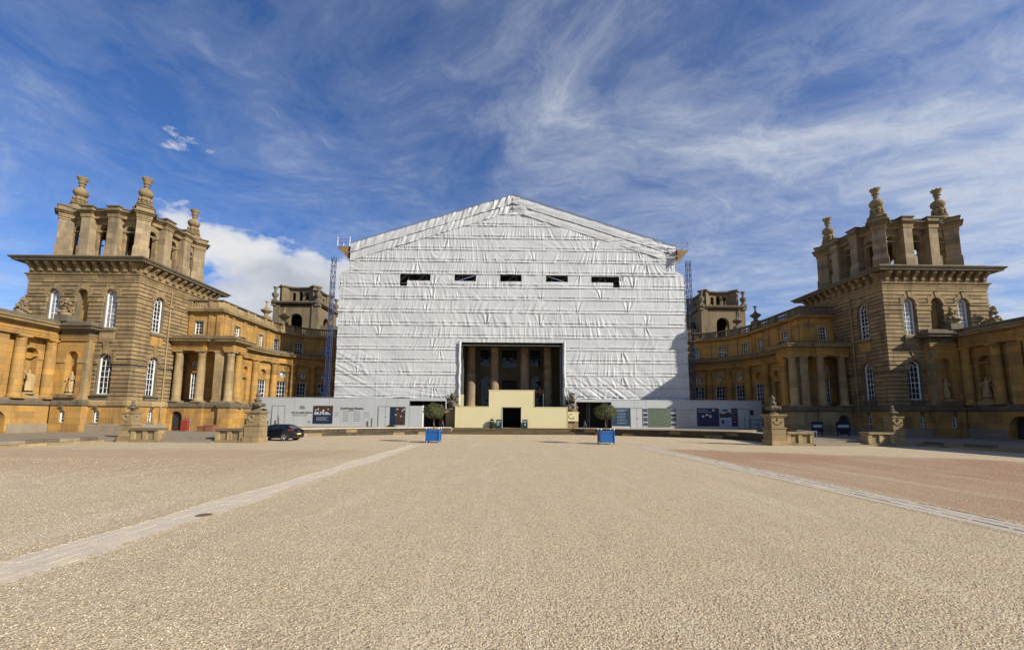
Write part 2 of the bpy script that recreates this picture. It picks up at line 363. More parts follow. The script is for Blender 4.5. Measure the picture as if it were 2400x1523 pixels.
def wall(P,s0,s1,z0,z1,ops,depth=.45,o=0,mb=None,step=None):
    """wall face on path P with openings (c,w,zb,zt,kind) kind: 'rect','arch','round'; with reveals"""
    mb=mb or MB(); br={s0,s1}
    for L in P.L:
        if s0<L<s1: br.add(L)
    if step:
        n=int((s1-s0)/step); br|={s0+(s1-s0)*i/n for i in range(1,n)}
    for c,w,zb,zt,k in ops:
        r=w/2
        if k=='rect': br|={c-r,c+r}
        else: br|={c+r*math.sin(R(-90+180*i/12)) for i in range(13)}
    br=sorted(b for b in br if s0-1e-6<=b<=s1+1e-6); bb=[br[0]]
    for b in br[1:]:
        if b-bb[-1]>1e-4: bb.append(b)
    def lim(op,s):
        c,w,zb,zt,k=op; r=w/2; h=math.sqrt(max(0,r*r-(s-c)**2))
        if k=='rect': return zb,zt
        if k=='arch': return zb,zt-r+h
        return (zb+zt)/2-h,(zb+zt)/2+h
    for a,b in zip(bb,bb[1:]):
        m=(a+b)/2; act=sorted([q for q in ops if abs(m-q[0])<q[1]/2-1e-6],key=lambda q:q[2])
        za=zb_=z0
        for q in act:
            l0,u0=lim(q,a); l1,u1=lim(q,b)
            mb.add([P.at(a,za,o),P.at(b,zb_,o),P.at(b,l1,o),P.at(a,l0,o)],[(0,1,2,3)])
            for (c0,c1) in ((l0,l1),(u0,u1)):
                mb.add([P.at(a,c0,o),P.at(b,c1,o),P.at(b,c1,o-depth),P.at(a,c0,o-depth)],[(0,1,2,3)])
            za,zb_=u0,u1
        mb.add([P.at(a,za,o),P.at(b,zb_,o),P.at(b,z1,o),P.at(a,z1,o)],[(0,1,2,3)])
    for c,w,zb,zt,k in ops:
        if k=='round': continue
        r=w/2; zs=zt if k=='rect' else zt-r
        for s in (c-r,c+r): mb.add([P.at(s,zb,o),P.at(s,zs,o),P.at(s,zs,o-depth),P.at(s,zb,o-depth)],[(0,1,2,3)])
    return mb
def slab(P,s0,s1,z0,z1,o0,o1,mb=None,seg=1):
    mb=mb or MB()
    for i in range(seg):
        a=s0+(s1-s0)*i/seg; b=s0+(s1-s0)*(i+1)/seg
        mb.hexa([P.at(a,z0,o1),P.at(b,z0,o1),P.at(b,z0,o0),P.at(a,z0,o0),P.at(a,z1,o1),P.at(b,z1,o1),P.at(b,z1,o0),P.at(a,z1,o0)])
    return mb
def ring_pts(c,w,zb,zt,k,e=0,n=12):
    r=w/2+e
    if k=='rect': return [(c-r,zb-e),(c+r,zb-e),(c+r,zt+e),(c-r,zt+e)]
    if k=='arch':
        zs=zt-w/2; return [(c-r,zb-e),(c+r,zb-e)]+[(c+r*math.cos(math.pi*i/n),zs+r*math.sin(math.pi*i/n)) for i in range(n+1)]
    m=(zb+zt)/2; return [(c+r*math.cos(2*math.pi*i/(2*n)),m+r*math.sin(2*math.pi*i/(2*n))) for i in range(2*n)]
def frame(P,op,e_in,e_out,o0,o1,mb=None):
    mb=mb or MB(); a=ring_pts(*op,e_in); b=ring_pts(*op,e_out); n=len(a); vs=[]
    for (s,z) in a: vs+= [P.at(s,z,o0),P.at(s,z,o1)]
    for (s,z) in b: vs+= [P.at(s,z,o0),P.at(s,z,o1)]
    fs=[]
    for i in range(n):
        k=(i+1)%n
        fs+=[(2*i,2*k,2*k+1,2*i+1),(2*n+2*i,2*n+2*i+1,2*n+2*k+1,2*n+2*k),(2*i+1,2*k+1,2*n+2*k+1,2*n+2*i+1),(2*i,2*n+2*i,2*n+2*k,2*k)]
    return mb.add(vs,fs)
def mir(mb,s):
    if s<0: mb.v=[(-x,y,z) for x,y,z in mb.v]
    return mb
def window(parent,P,op,s,o=-.32,cols=3,rows=6,glass='glass',fr=.07,paint='white'):
    fr*=.72; c,w,zb,zt,k=op
    wo=obj('window',mir(frame(P,op,-fr,0,o-.06,o+.06),s),M[paint],parent)
    bars=MB(); r=w/2-fr
    if k=='round':
        m=(zb+zt)/2
        frame(P,(c,w*.26,m-w*.13,m+w*.13,'round'),-.03,.03,o-.02,o+.03,bars)
        for i in range(6):
            a=math.pi*i/3+.3; dx,dz=math.cos(a),math.sin(a); nx,nz=-dz*.022,dx*.022
            q=[(c+dx*w*.13+nx,m+dz*w*.13+nz),(c+dx*r+nx,m+dz*r+nz),(c+dx*r-nx,m+dz*r-nz),(c+dx*w*.13-nx,m+dz*w*.13-nz)]
            bars.hexa([P.at(u,v,o-.02) for u,v in q]+[P.at(u,v,o+.03) for u,v in q])
        obj('glazing_bars',mir(bars,s),M[paint],wo)
        g=MB(); pts=ring_pts(c,w,zb,zt,k,-fr*.5); g.add([P.at(u,v,o-.01) for u,v in pts],[tuple(range(len(pts)))])
        obj('pane',mir(g,s),M[glass],wo); return wo
    zs=zt-w/2 if k=='arch' else zt-fr; b=.013
    xs=[c-r+2*r*i/cols for i in range(cols+1)]; zz=[zb+fr+(zs-zb-fr)*j/rows for j in range(rows+1)]
    for x in xs[1:-1]: slab(P,x-b,x+b,zb+fr,zs,o-.02,o+.03,bars)
    for j,z in enumerate(zz[1:] if k=='arch' else zz[1:-1]):
        t=b*(1.9 if (j+1)==rows//2 else 1); slab(P,c-r,c+r,z-t,z+t,o-.02,o+.032,bars)
    if k=='arch':
        for a in (45,90,135):
            dx,dz=math.cos(R(a)),math.sin(R(a)); nx,nz=-dz*b,dx*b; e0=r*.34
            q=[(c+dx*e0+nx,zs+dz*e0+nz),(c+dx*r+nx,zs+dz*r+nz),(c+dx*r-nx,zs+dz*r-nz),(c+dx*e0-nx,zs+dz*e0-nz)]
            bars.hexa([P.at(u,v,o-.02) for u,v in q]+[P.at(u,v,o+.03) for u,v in q])
        n=8
        for i in range(n):
            a0,a1=math.pi*i/n,math.pi*(i+1)/n
            q=[(c+math.cos(a)*e,zs+math.sin(a)*e) for a,e in ((a0,r*.31),(a1,r*.31),(a1,r*.38),(a0,r*.38))]
            bars.hexa([P.at(u,v,o-.02) for u,v in q]+[P.at(u,v,o+.03) for u,v in q])
    obj('glazing_bars',mir(bars,s),M[paint],wo)
    for i in range(cols):
        for j in range(rows):
            t=random.uniform(-.012,.012); t2=random.uniform(-.012,.012); g=MB()
            g.add([P.at(xs[i],zz[j],o-.01+t),P.at(xs[i+1],zz[j],o-.01-t),P.at(xs[i+1],zz[j+1],o-.01-t+t2),P.at(xs[i],zz[j+1],o-.01+t+t2)],[(0,1,2,3)])
            obj('pane',mir(g,s),M[glass],wo,fix=False)
    if k=='arch':
        g=MB(); pts=[(c+r*math.cos(math.pi*i/10),zs+r*math.sin(math.pi*i/10)) for i in range(11)]
        g.add([P.at(u,v,o-.01) for u,v in pts],[tuple(range(11))]); obj('pane',mir(g,s),M[glass],wo,fix=False)
    return wo
def voussoirs(parent,P,op,s,mat,o0=-.02,o1=.045,n=9,ring=.30,key=.55,keyw=1.0):
    c,w,zb,zt,k=op; r=w/2; zs=zt-r
    for i in range(n):
        a0,a1=math.pi*i/n+.012,math.pi*(i+1)/n-.012; isk=i==n//2
        ro=r+(key if isk else ring+(.10 if i%2 else 0)); oo=o1+(.05 if isk else 0)
        q=[(c+math.cos(a)*e,zs+math.sin(a)*e) for a,e in ((a0,r),(a1,r),(a1,ro),(a0,ro))]
        m=MB().hexa([P.at(u,v,o0-.3) for u,v in q]+[P.at(u,v,oo) for u,v in q])
        obj('keystone' if isk else 'voussoir',mir(m,s),mat,parent)
def poly_prism(pts,z0,z1,mb=None):
    mb=mb or MB(); n=len(pts); vs=[(x,y,z0) for x,y in pts]+[(x,y,z1) for x,y in pts]
    tri=tessellate_polygon([[Vector((x,y,0)) for x,y in pts]])
    fs=[tuple(n+i for i in t) for t in tri]+[tuple(reversed(t)) for t in tri]+[(i,(i+1)%n,n+(i+1)%n,n+i) for i in range(n)]
    return mb.add(vs,fs)
SIDE={-1:'left',1:'right'}
LIT={-1:'sunlit left',1:'shaded right'}
# ------------------------------------------------------------------ ground
g=MB()
def grid(x0,x1,y0,y1,nx,ny,z=0):
    vs=[(x0+(x1-x0)*i/nx,y0+(y1-y0)*j/ny,z) for j in range(ny+1) for i in range(nx+1)]
    return vs,[(j*(nx+1)+i,j*(nx+1)+i+1,(j+1)*(nx+1)+i+1,(j+1)*(nx+1)+i) for j in range(ny) for i in range(nx)]
g.add(*grid(-900,900,-300,1500,6,6))
tag(obj('ground',g,M['gravel'],fix=False),kind='structure')
# loose stones lying on the court near the viewer
def gravel_stones():
    rng=np.random.default_rng(3); N=70000
    y=2.6+ (rng.random(N)**1.55)*15; x=(rng.random(N)-.5)*2*(y*1.32+1.0)-.4
    base=np.array([(1,0,0),(-1,0,0),(0,1,0),(0,-1,0),(0,0,1),(0,0,-1)],float)
    fc=np.array([(0,2,4),(2,1,4),(1,3,4),(3,0,4),(2,0,5),(1,2,5),(3,1,5),(0,3,5)])
    sz=(.0050+.0060*rng.random(N)**2)*(.75+.035*y); a=rng.random(N)*6.283
    sc=np.stack([sz*(1+.6*rng.random(N)),sz*(.7+.4*rng.random(N)),sz*(.45+.3*rng.random(N))],1)
    v=base[None]*sc[:,None,:]*(1+.25*(rng.random((N,6,1))-.5))
    c,s=np.cos(a)[:,None],np.sin(a)[:,None]
    X=v[...,0]*c-v[...,1]*s+x[:,None]; Y=v[...,0]*s+v[...,1]*c+y[:,None]; Z=v[...,2]+sz[:,None]*.25
    V=np.stack([X,Y,Z],-1).reshape(-1,3); Fc=(fc[None]+6*np.arange(N)[:,None,None]).reshape(-1,3)
    me=bpy.data.meshes.new('gravel'); me.vertices.add(len(V)); me.vertices.foreach_set('co',V.ravel())
    me.loops.add(Fc.size); me.loops.foreach_set('vertex_index',Fc.ravel().astype(np.int32)); me.polygons.add(len(Fc))
    me.polygons.foreach_set('loop_start',np.arange(0,Fc.size,3,dtype=np.int32)); me.update(calc_edges=True)
    m,nt,bs,P=mat_new('loose_gravel')
    v_=node(nt,'ShaderNodeTexWhiteNoise'); 
    gi=noise(nt,P,31,1,.5); c_=ramp(nt,gi,[(.30,(.33,.24,.14)),(.45,(.53,.43,.27)),(.55,(.62,.515,.34)),(.70,(.73,.63,.45))])
    nt.links.new(c_,bs.inputs['Base Color']); bs.inputs['Roughness'].default_value=.9
    me.materials.append(m); me.polygons.foreach_set('use_smooth',[True]*len(me.polygons))
    o=bpy.data.objects.new('gravel',me); COL.objects.link(o); tag(o,'loose pale gravel scattered over the court','gravel',kind='stuff')
gravel_stones()
M['soot_and_shade']=stone('crusted_and_shaded_stone',(.062,.05,.033),(.10,.078,.048),(.03,.025,.018),.8,2.5)  # crust on the terrace wall; on the step risers the colour imitates shade
M['coping']=stone('pale_coping',(.62,.55,.43),(.55,.48,.37),(.30,.25,.18),.4,2)
M['rust']=plain('rusty_iron',(.15,.10,.065),.8,var=.3,scale=20)
# paved strips running up the court
def strip(x0,rows,wd,y0,y1,ln,matkey,seed,h=.008):
    rng=random.Random(seed)
    st=obj('paving_strip',MB().box(x0-.03,x0+rows*wd+.03,y0,y1,-.05,.004),M['gravel2' if h>.004 else 'settdust'],kind='structure')
    for sd in (-1,1):
        xe=x0 if sd<0 else x0+rows*wd; n=int((y1-y0+.4)/.045); dv=[]
        for i in range(n+1):
            y=y0-.2+.045*i; inn=max(0,rng.gauss(.015 if h>.004 else .04,.03))+ (.05*math.sin(y*1.7+seed)+.05*math.sin(y*.63) if h<.004 else .01*math.sin(y*2)); 
            dv+= [(xe+sd*.10,y,.0015),(xe-sd*inn,y,.004+h+.006),(xe-sd*(inn+.012),y,.0035+h*.3)]
        b=MB().add(dv,[(3*i+k,3*i+k+1,3*i+k+4,3*i+k+3) for i in range(n) for k in (0,1)]); obj('gravel_drift',b,M['gravel'],st,kind='stuff')
    lib=[]
    for k in range(8):
        L=ln*rng.uniform(.75,1.25); W_=wd*(.93 if h>.004 else .985); b=MB(); q=[(-L/2+rng.uniform(0,.03),-W_/2+rng.uniform(0,.02)),(L/2-rng.uniform(0,.03),-W_/2+rng.uniform(0,.02)),(L/2-rng.uniform(0,.03),W_/2-rng.uniform(0,.02)),(-L/2+rng.uniform(0,.03),W_/2-rng.uniform(0,.02))]
        b.hexa([(x,y,-.03) for x,y in q]+[(x*.985,y*.94,h) for x,y in q]); lib.append((L,mesh_of('sett',b,M[matkey])))
    for r in range(rows):
        y=y0+rng.uniform(0,.3)
        while y<y1:
            L,me=rng.choice(lib)
            if y+L>y1: break
            o=bpy.data.objects.new('sett',me); COL.objects.link(o); o.parent=st
            o.location=(x0+wd*(r+.5),y+L/2,.004+rng.uniform(-.004,.004)); o.rotation_euler=(rng.uniform(-.008,.008),rng.uniform(-.015,.015),math.pi/2+rng.uniform(-.012,.012))
            y+=L+.012
    return st
M['gravel2']=plain('gritty_bedding',(.33,.26,.185),.95,var=.35,scale=30)
M['sett']=stone('worn_sett',(.57,.49,.375),(.50,.43,.33),(.36,.30,.23),.55,5)
def dusty(name,c1,c2,g,amt):
    m,nt,bs,P=mat_new(name); n=noise(nt,P,2.2,6,.65); n2=noise(nt,P,14,4,.6); n3=noise(nt,P,45,2,.5)
    col=mix_c(nt,ramp(nt,n2,[(.3,0),(.7,1)]),c1,c2); col=mix_c(nt,math_n(nt,'MULTIPLY',ramp(nt,n,[(.42,0),(.62,1)]),amt),col,g); col=mix_c(nt,math_n(nt,'MULTIPLY',ramp(nt,n3,[(.35,1),(.5,0)]),.35),col,(.20,.15,.10))
    nt.links.new(col,bs.inputs['Base Color']); bs.inputs['Roughness'].default_value=.9; bump(nt,bs,n3,.6,.008); return m
M['settdust']=dusty('dusty_sett',(.54,.455,.36),(.49,.41,.32),(.62,.51,.335),.85)
strip(7.12,3,.27,3.0,27.0,.55,'sett',1)
strip(-6.72,4,.20,3.0,26.5,.5,'settdust',2,h=.0015)
t=empty('drain_cover',(-6.05,7.62,.006),'round rusty iron drain cover set in the left paving strip','drain cover')
obj('grate',MB().lathe(-6.05,7.62,[(.13,.0),(.13,.012),(.115,.014),(.11,.008)],20),M['rust'],t)
b=MB()
for i in range(-2,3):
    h_=math.sqrt(.105**2-(i*.045)**2); b.box(-6.05-h_,-6.05+h_,7.62+i*.042-.012,7.62+i*.042+.012,.008,.022)
obj('bar',b,M['rust'],t)
# ------------------------------------------------------------------ raised terrace before the main block
T_Z=.62
tw=[(6.3,43.4),(6.3,42.55),(8.5,41.6),(11.2,40.3),(13.8,38.85),(16.2,37.2),(18.2,35.4)]
ter=[(x,y) for x,y in tw[1:]]+[(19.2,36.6),(27.4,44.0),(27.4,62)]
full=ter+[(-x,y) for x,y in reversed(ter)]
full=[(6.25,43.72)]+ter+[(-x,y) for x,y in reversed(ter)]+[(-6.25,43.72)]
b=poly_prism([(x*.996,y+.02) for x,y in full],-.2,T_Z-.05)
terr=obj('terrace',b,M['paving'],kind='structure')
b=poly_prism([(x*.9985,y+.005) for x,y in full],T_Z-.05,T_Z); obj('paving',b,M['pale'],terr)
for s in (-1,1):
    far=tw[1:]; P=Path(far+[(18.75,33.0),(17.75,28.4)])
    # direction goes outwards: outward face must look to the court
    t=empty('terrace_wall',(s*13.8,38.85,0),('mossy stone retaining wall left of the entrance steps, behind the black car' if s<0 else 'mossy stone retaining wall right of the entrance steps, half in shadow'),'retaining wall','terrace walls either side of the steps')
    L=P.L[-1]; rng=random.Random(5)
    core=MB(); n=40
    for i in range(n):
        a,c=L*i/n,L*(i+1)/n; slab(P,a,c+.02,-.1,T_Z+.02,-.02,.33,core)
    obj('wall_core',mir(core,s),M['soot_and_shade'],t)
    for row in range(2):
        q=rng.uniform(.2,.6) if row else 0; q=0; zz0=.0+row*.285
        while q<L-.1:
            w_=min(rng.uniform(.45,1.3),L-q); h_=rng.uniform(.235,.27); pr=rng.uniform(.0,.09)
            top=.55+ (.0)
            m=MB(); slab(P,q+.012,q+w_-.012,zz0,zz0+h_,-pr,.02,m)
            o=obj('stone_block',mir(m,s),M['ashlar'] if rng.random()<.14 else M['soot_and_shade'],t); q+=w_
    q=0
    while q<L-.1:
        w_=min(rng.uniform(1.1,1.7),L-q); m=MB(); slab(P,q+.006,q+w_-.006,.615,.69,-.13,.34,m); obj('coping_stone',mir(m,s),M['coping'],t); q+=w_
st=empty('entrance_steps',(0,42.6,0),'wide flight of shallow stone steps rising to the cream entrance box','steps')
for i in range(5):
    r_=obj('riser',MB().box(-6.25,6.25,42.36+.29*i,43.75,(0 if i==0 else .124*i-.01),.124*(i+1)-.05),M['soot_and_shade'],st); obj('step',MB().box(-6.25,6.25,42.28+.29*i,43.75,.124*(i+1)-.049,.124*(i+1)+(0 if i<4 else .003)),M['ashlar'],st)  # risers coloured dark to deepen the shade lines under the treads
# ------------------------------------------------------------------ side courts, kerbs
PV=.30
for s in (-1,1):
    b=poly_prism([(s*x,y) for x,y in ((27.0,5),(27.0,27.6),(23.1,27.6),(23.1,28.3),(19.3,28.3),(19.3,27.6),(18.4,27.8),(19.2,33.5),(19.3,36.0),(27.6,44.0),(27.6,60),(60,60),(60,5))],-.2,PV-.006)
    pv=obj('pavement',b,M['paving'],kind='structure')
    rng=random.Random(11)
    for row,(x0,x1,z0,z1) in enumerate(((26.55,27.02,0,.13),(26.95,27.6,.135,PV+.01))):
        y=12
        while y<27.5:
            L=min(rng.uniform(1.0,1.8),27.5-y)
            if L<.2: break
            m=MB().box(s*x0 if s>0 else -x1,s*x1 if s>0 else -x0,y+.006,y+L-.006,z0,z1+rng.uniform(-.006,.006))
            obj('kerb_stone',m,M['pale'] if row==0 else M['dark' if rng.random()<.35 else 'paving'],pv); y+=L
    t=empty('court_steps',(s*21.2,27.3,0),('three worn stone steps up to the sunlit left wing, between the low walls' if s<0 else 'three worn stone steps up to the shaded right wing, beside the low wall'),'steps','steps up to the side wings')
    for i in range(3): obj('step',MB().box(min(s*19.42,s*22.95),max(s*19.42,s*22.95),27.15+.36*i,28.4,(0 if i==0 else .1*i-.01),.1*(i+1)+(.004 if i==2 else 0)),M['paving'],t)
# ------------------------------------------------------------------ urn and pier makers
def finial_small(mb,cx,cy,z,k=1.0):
    mb.lathe(cx,cy,[(.30*k,z),(.30*k,z+.06*k),(.17*k,z+.12*k),(.15*k,z+.2*k),(.34*k,z+.34*k),(.40*k,z+.45*k),(.30*k,z+.54*k),(.16*k,z+.58*k),(.20*k,z+.66*k),(.24*k,z+.74*k),(.12*k,z+.84*k),(.10*k,z+.92*k),(.17*k,z+1.0*k),(.14*k,z+1.1*k),(.05*k,z+1.2*k),(.02*k,z+1.3*k)],14)
    for i in range(4):
        a=R(45+90*i); mb.ball((cx+.36*k*math.cos(a),cy+.36*k*math.sin(a),z+.40*k),.13*k,8,5)
def carved_pier(s,cx,cy,w,h,fin,label,grp,plus=False):
    t=empty('carved_gate_pier',(s*cx,cy,0),label,'stone pier',grp); x=s*cx; hw=w/2; mats=['ashlar','pale']
    z=0; rng=random.Random(int(cx*10))
    cs=[(hw+.07,0,.10),(hw+.05,.10,.36),(hw,.37,.72),(hw,.73,1.08),(hw+.05,1.09,1.17),(hw-.06,1.18,1.50),(hw-.06,1.51,1.84),(hw+.01,1.85,1.93),(hw+.08,1.94,2.04)]
    for r_,z0,z1 in cs:
        if z0>=h: break
        obj('stone_block',MB().box(x-r_,x+r_,cy-r_,cy+r_,z0,min(z1,h)),M['ashlar' if rng.random()<.6 else 'pale'],t)
    # sunk carved panels with a swag
    if h>1.5:
        m=MB()
        for fx,fy,ax in ((0,-1,0),(-s,0,1)):
            for i in range(9):
                a=math.pi*(i/8); u=.26*math.cos(a); zz=1.56-.2*math.sin(a)
                px,py=(x+u,cy-hw+.06) if ax==0 else (x-s*(hw-.06),cy+u)
                m.ball((px,py,zz),.055,6,4)
            m.ball((x if ax==0 else x-s*(hw-.06),cy-hw+.06 if ax==0 else cy,1.70),.09,8,5)
        obj('swag',m,M['ashlar'],t,smooth=True,kind='stuff')
    f=MB(); finial_small(f,x,cy,h,fin); obj('finial',f,M['dark'],t,smooth='auto')
    return t
for s in (-1,1):
    carved_pier(s,17.08,27.7,.95,2.04,1.0,('carved stone pier with a swag and spiked finial beside the black car' if s<0 else 'carved stone pier with a swag and spiked finial beside the shaded right wing steps'),'carved gate piers of the court')
    carved_pier(s,25.2,27.75,.78,1.93,.62,('carved stone pier with a small urn before the sunlit left tower' if s<0 else 'carved stone pier with a small urn in shadow before the right tower'),'carved gate piers of the court')
    for (x0,x1,lb) in ((17.62,19.4,'between the tall carved pier and the steps'),(23.0,24.75,'between the steps and the small carved pier')):
        t=empty('low_wall',(s*(x0+x1)/2,27.6,0),f'low panelled wall {lb}, {LIT[s]} side','low wall','low walls beside the wing steps')
        a,b=min(s*x0,s*x1),max(s*x0,s*x1)
        obj('plinth',MB().box(a,b,27.24,27.96,0,.17),M['ashlar'],t)
        obj('wall_panel',MB().box(a+.02,b-.02,27.38,27.84,.17,.76),M['ashlar'],t)
        for c in (a+.13,(a+b)/2,b-.13): obj('pilaster',MB().box(c-.13,c+.13,27.28,27.92,.172,.758),M['pale'],t)
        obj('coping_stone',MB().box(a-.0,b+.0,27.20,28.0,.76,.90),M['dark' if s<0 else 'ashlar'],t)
# ------------------------------------------------------------------ corner towers
def console(mb,P,c,z1,h,d,w):
    pr=[(0,z1-h),(d*.35,z1-h+.02),(d*.42,z1-h*.62),(d*.75,z1-h*.40),(d,z1-h*.22),(d,z1)]
    n=len(pr)+1; q=[(o,z) for o,z in pr]+[(0,z1)]
    vs=[P.at(c-w/2,z,o) for o,z in q]+[P.at(c+w/2,z,o) for o,z in q]
    mb.add(vs,[tuple(range(n)),tuple(range(2*n-1,n-1,-1))]+[(i,(i+1)%n,n+(i+1)%n,n+i) for i in range(n)])
TX,TY,TW=32.6,35.5,9.5
def big_finial(mb,cx,cy,z):
    mb.lathe(cx,cy,[(.80,z-.1),(.84,z+.06),(.84,z+.2),(.74,z+.30),(.60,z+.42),(.52,z+.46),(.62,z+.52),(.64,z+.60),(.52,z+.66),(.40,z+.70),(.34,z+1.0),(.40,z+1.24),(.46,z+1.30),(.34,z+1.36)],18)
    for i in range(8):
        a=R(45*i+22); mb.ball((cx+.36*math.cos(a),cy+.36*math.sin(a),z+1.10),.20,8,6,(1,1,1.1)); mb.ball((cx+.46*math.cos(a),cy+.46*math.sin(a),z+.78),.15,8,5,(1,1,.8))
    mb.ball((cx,cy,z+1.76),.56,18,10,(1,1,.82))
    mb.lathe(cx,cy,[(.26,z+2.14),(.18,z+2.24),(.17,z+2.34),(.24,z+2.40),(.18,z+2.46),(.20,z+2.62),(.29,z+2.66),(.29,z+2.72),(.24,z+2.76),(.32,z+3.0),(.40,z+3.10),(.41,z+3.22),(.36,z+3.22),(.3,z+3.1)],14)
    for i in range(8):
        a=2*math.pi*i/8; mb.ball((cx+.38*math.cos(a),cy+.38*math.sin(a),z+3.24),.07,6,4)
def tower(s):
    t=empty('corner_tower',(s*(TX+TW/2),TY+TW/2,PV),(f'{LIT[s]} corner tower of banded stone with an open belvedere and tall finials'),'tower','corner towers of the palace')
    PF=Path([(TX+TW,TY),(TX,TY)]); fx=lambda x: TX+TW-x       # front face: s runs towards the court
    PS=Path([(TX,TY),(TX,TY+TW)]); fy=lambda y: y-TY
    upF=[(fx(34.88),1.05,9.15,12.5,'arch'),(fx(37.32),1.02,9.15,12.5,'arch'),(fx(39.73),1.02,9.15,12.5,'arch')]
    loF=[(fx(34.8),1.16,3.45,6.9,'arch')]; baF=[(fx(35.0),.5,1.08,2.1,'arch')]
    upS=[(fy(37.78),1.1,9.2,12.45,'arch'),(fy(42.3),1.1,9.2,12.45,'arch')]; loS=[(fy(37.76),1.02,3.38,6.9,'arch')]; baS=[(fy(37.98),.5,1.0,2.12,'arch')]
    core=MB(); wall(PF,0,TW,PV-.1,14.75,upF+loF+baF,.5,-.09,core); wall(PS,.09,TW,PV-.1,14.75,upS+loS+baS,.5,-.09,core)
    core.box(TX+.65,TX+TW,TY+.65,TY+TW,PV,14.75)
    obj('wall',mir(core,s),M['dark'],t)
    rng=random.Random(21)
    pitch=.35; z=2.98; k=0
    while z<13.36:
        za,zb=z,min(z+pitch-.075,13.33)
        if not (za<6.33 and zb>6.02) and not (za<11.96 and zb>11.46):
            m=MB()
            for P,ops,L0 in ((PF,upF+loF,0),(PS,upS+loS,.0)):
                cuts=[]; zm=(za+zb)/2
                for c,w,b0,b1,kk in ops:
                    if zb>b0-.16 and za<b1:
                        r=w/2; hs=b1-r; hw=r+.10 if zm<hs else math.sqrt(max(0,(r+.25)**2-(zm-hs)**2))
                        if zb<=b0: hw=r+.2
                        if zm>=hs and hw==0: continue
                        cuts.append((c-hw,c+hw))
                    elif za<b1+.5 and zb>b1: cuts.append((c-.20,c+.20))
                cuts.sort(); q=0 if P is PF else .203
                for a,c in cuts+[(TW,TW)]:
                    if a>q+.02: obj('stone_course',mir(slab(P,q,a,za,zb,-.2,rng.uniform(-.006,.006)),s),M['tower'],t)
                    q=max(q,c)
        z+=pitch; k+=1
    for P in (PF,PS):
        for ops in ((upF,loF) if P is PF else (upS,loS)):
            for op in ops: voussoirs(t,P,op,s,M['tower'],key=.5 if op[3]>10 else .95)
    ring=[(TX+TW,TY),(TX,TY),(TX,TY+TW),(TX+TW,TY+TW)]
    def band(z0,z1,ops,o=.055,mat='tower'):
        m=MB()
        for P,oo in ((PF,ops[0]),(PS,ops[1])):
            q=0 if P is PF else .102
            for a,c in sorted((c-w/2-.02,c+w/2+.02) for c,w,_,_,_ in oo)+[(TW,TW)]:
                if a>q:
                    m=MB(); slab(P,q,a,z0,z1,-.1,o,m)
                    if a==TW and P is PF: m.hexa([(TX-o,TY-o,z0),(TX,TY-o,z0),(TX,TY+.1,z0),(TX-o,TY+.1,z0),(TX-o,TY-o,z1),(TX,TY-o,z1),(TX,TY+.1,z1),(TX-o,TY+.1,z1)])
                    obj('impost_band',mir(m,s),M[mat],t)
                q=c
    band(11.80,11.95,(upF,upS),.10); band(11.48,11.78,(upF,upS),.02); band(11.36,11.46,(upF,upS),.07)
    band(6.16,6.33,(loF,loS),.09); band(6.02,6.14,(loF,loS),.05)
    obj('plinth_band',mir(mould(ring,[(.02,2.42),(.14,2.48),(.16,2.80),(.05,2.95)],True,back=-.2),s),M['pale' if s<0 else 'dark'],t)  # right-hand band takes darker stone, its shade put into the colour
    for P,ops in ((PF,baF),(PS,baS)): obj('plinth_wall',mir(wall(P,0,TW,.95,2.42,ops,.3,0),s),M['gold'],t)
    obj('plinth_base',mir(mould(ring,[(.10,PV-.1),(.10,.88),(.0,.95)],True,back=-.1),s),M['paving'],t)
    # entablature
    obj('string_course',mir(mould(ring,[(.0,13.34),(.04,13.34),(.05,13.52),(.09,13.53),(.10,13.68),(.20,13.74),(.22,13.84),(.06,13.88)],True,back=-.2),s),M['tower'],t)
    obj('frieze',mir(mould(ring,[(.0,13.88),(.0,14.62),(.06,14.66),(.10,14.76)],True,back=-.2),s),M['tower'],t)
    n=12
    for P in (PF,PS):
        for i in range(n):
            m=MB(); console(m,P,.36+(TW-.72)*i/(n-1),14.76,.74,.60,.30); obj('bracket',mir(m,s),M['tower'],t)
    obj('cornice',mir(mould(ring,[(.05,14.76),(.76,14.78),(.80,14.92),(.86,14.94),(.96,15.06),(.96,15.12),(.1,15.22)],True,back=-.3),s),M['dark'],t)
    obj('parapet',mir(mould(ring,[(-.02,15.2),(.0,15.40),(.06,15.42),(.06,15.5),(-.3,15.52)],True,back=-.9),s),M['pale'],t)
    obj('roof',mir(MB().box(TX+.3,TX+TW-.3,TY+.3,TY+TW-.3,15.1,15.5),s),M['lead'],t)
    # windows, sills, plaques
    for P,ops in ((PF,upF),(PS,upS)):
        for i,op in enumerate(ops):
            if P is PF and i==1:
                obj('niche_back',mir(slab(P,op[0]-.5,op[0]+.5,9.1,12.55,-.56,-.50),s),M['gold'],t)
            else: window(t,P,op,s,cols=3,rows=7,glass='blind' if P is PF else 'glass',fr=.10)
            m=MB(); slab(P,op[0]-.66,op[0]+.66,9.0,9.14,-.3,.14,m); obj('sill',mir(m,s),M['pale'],t)
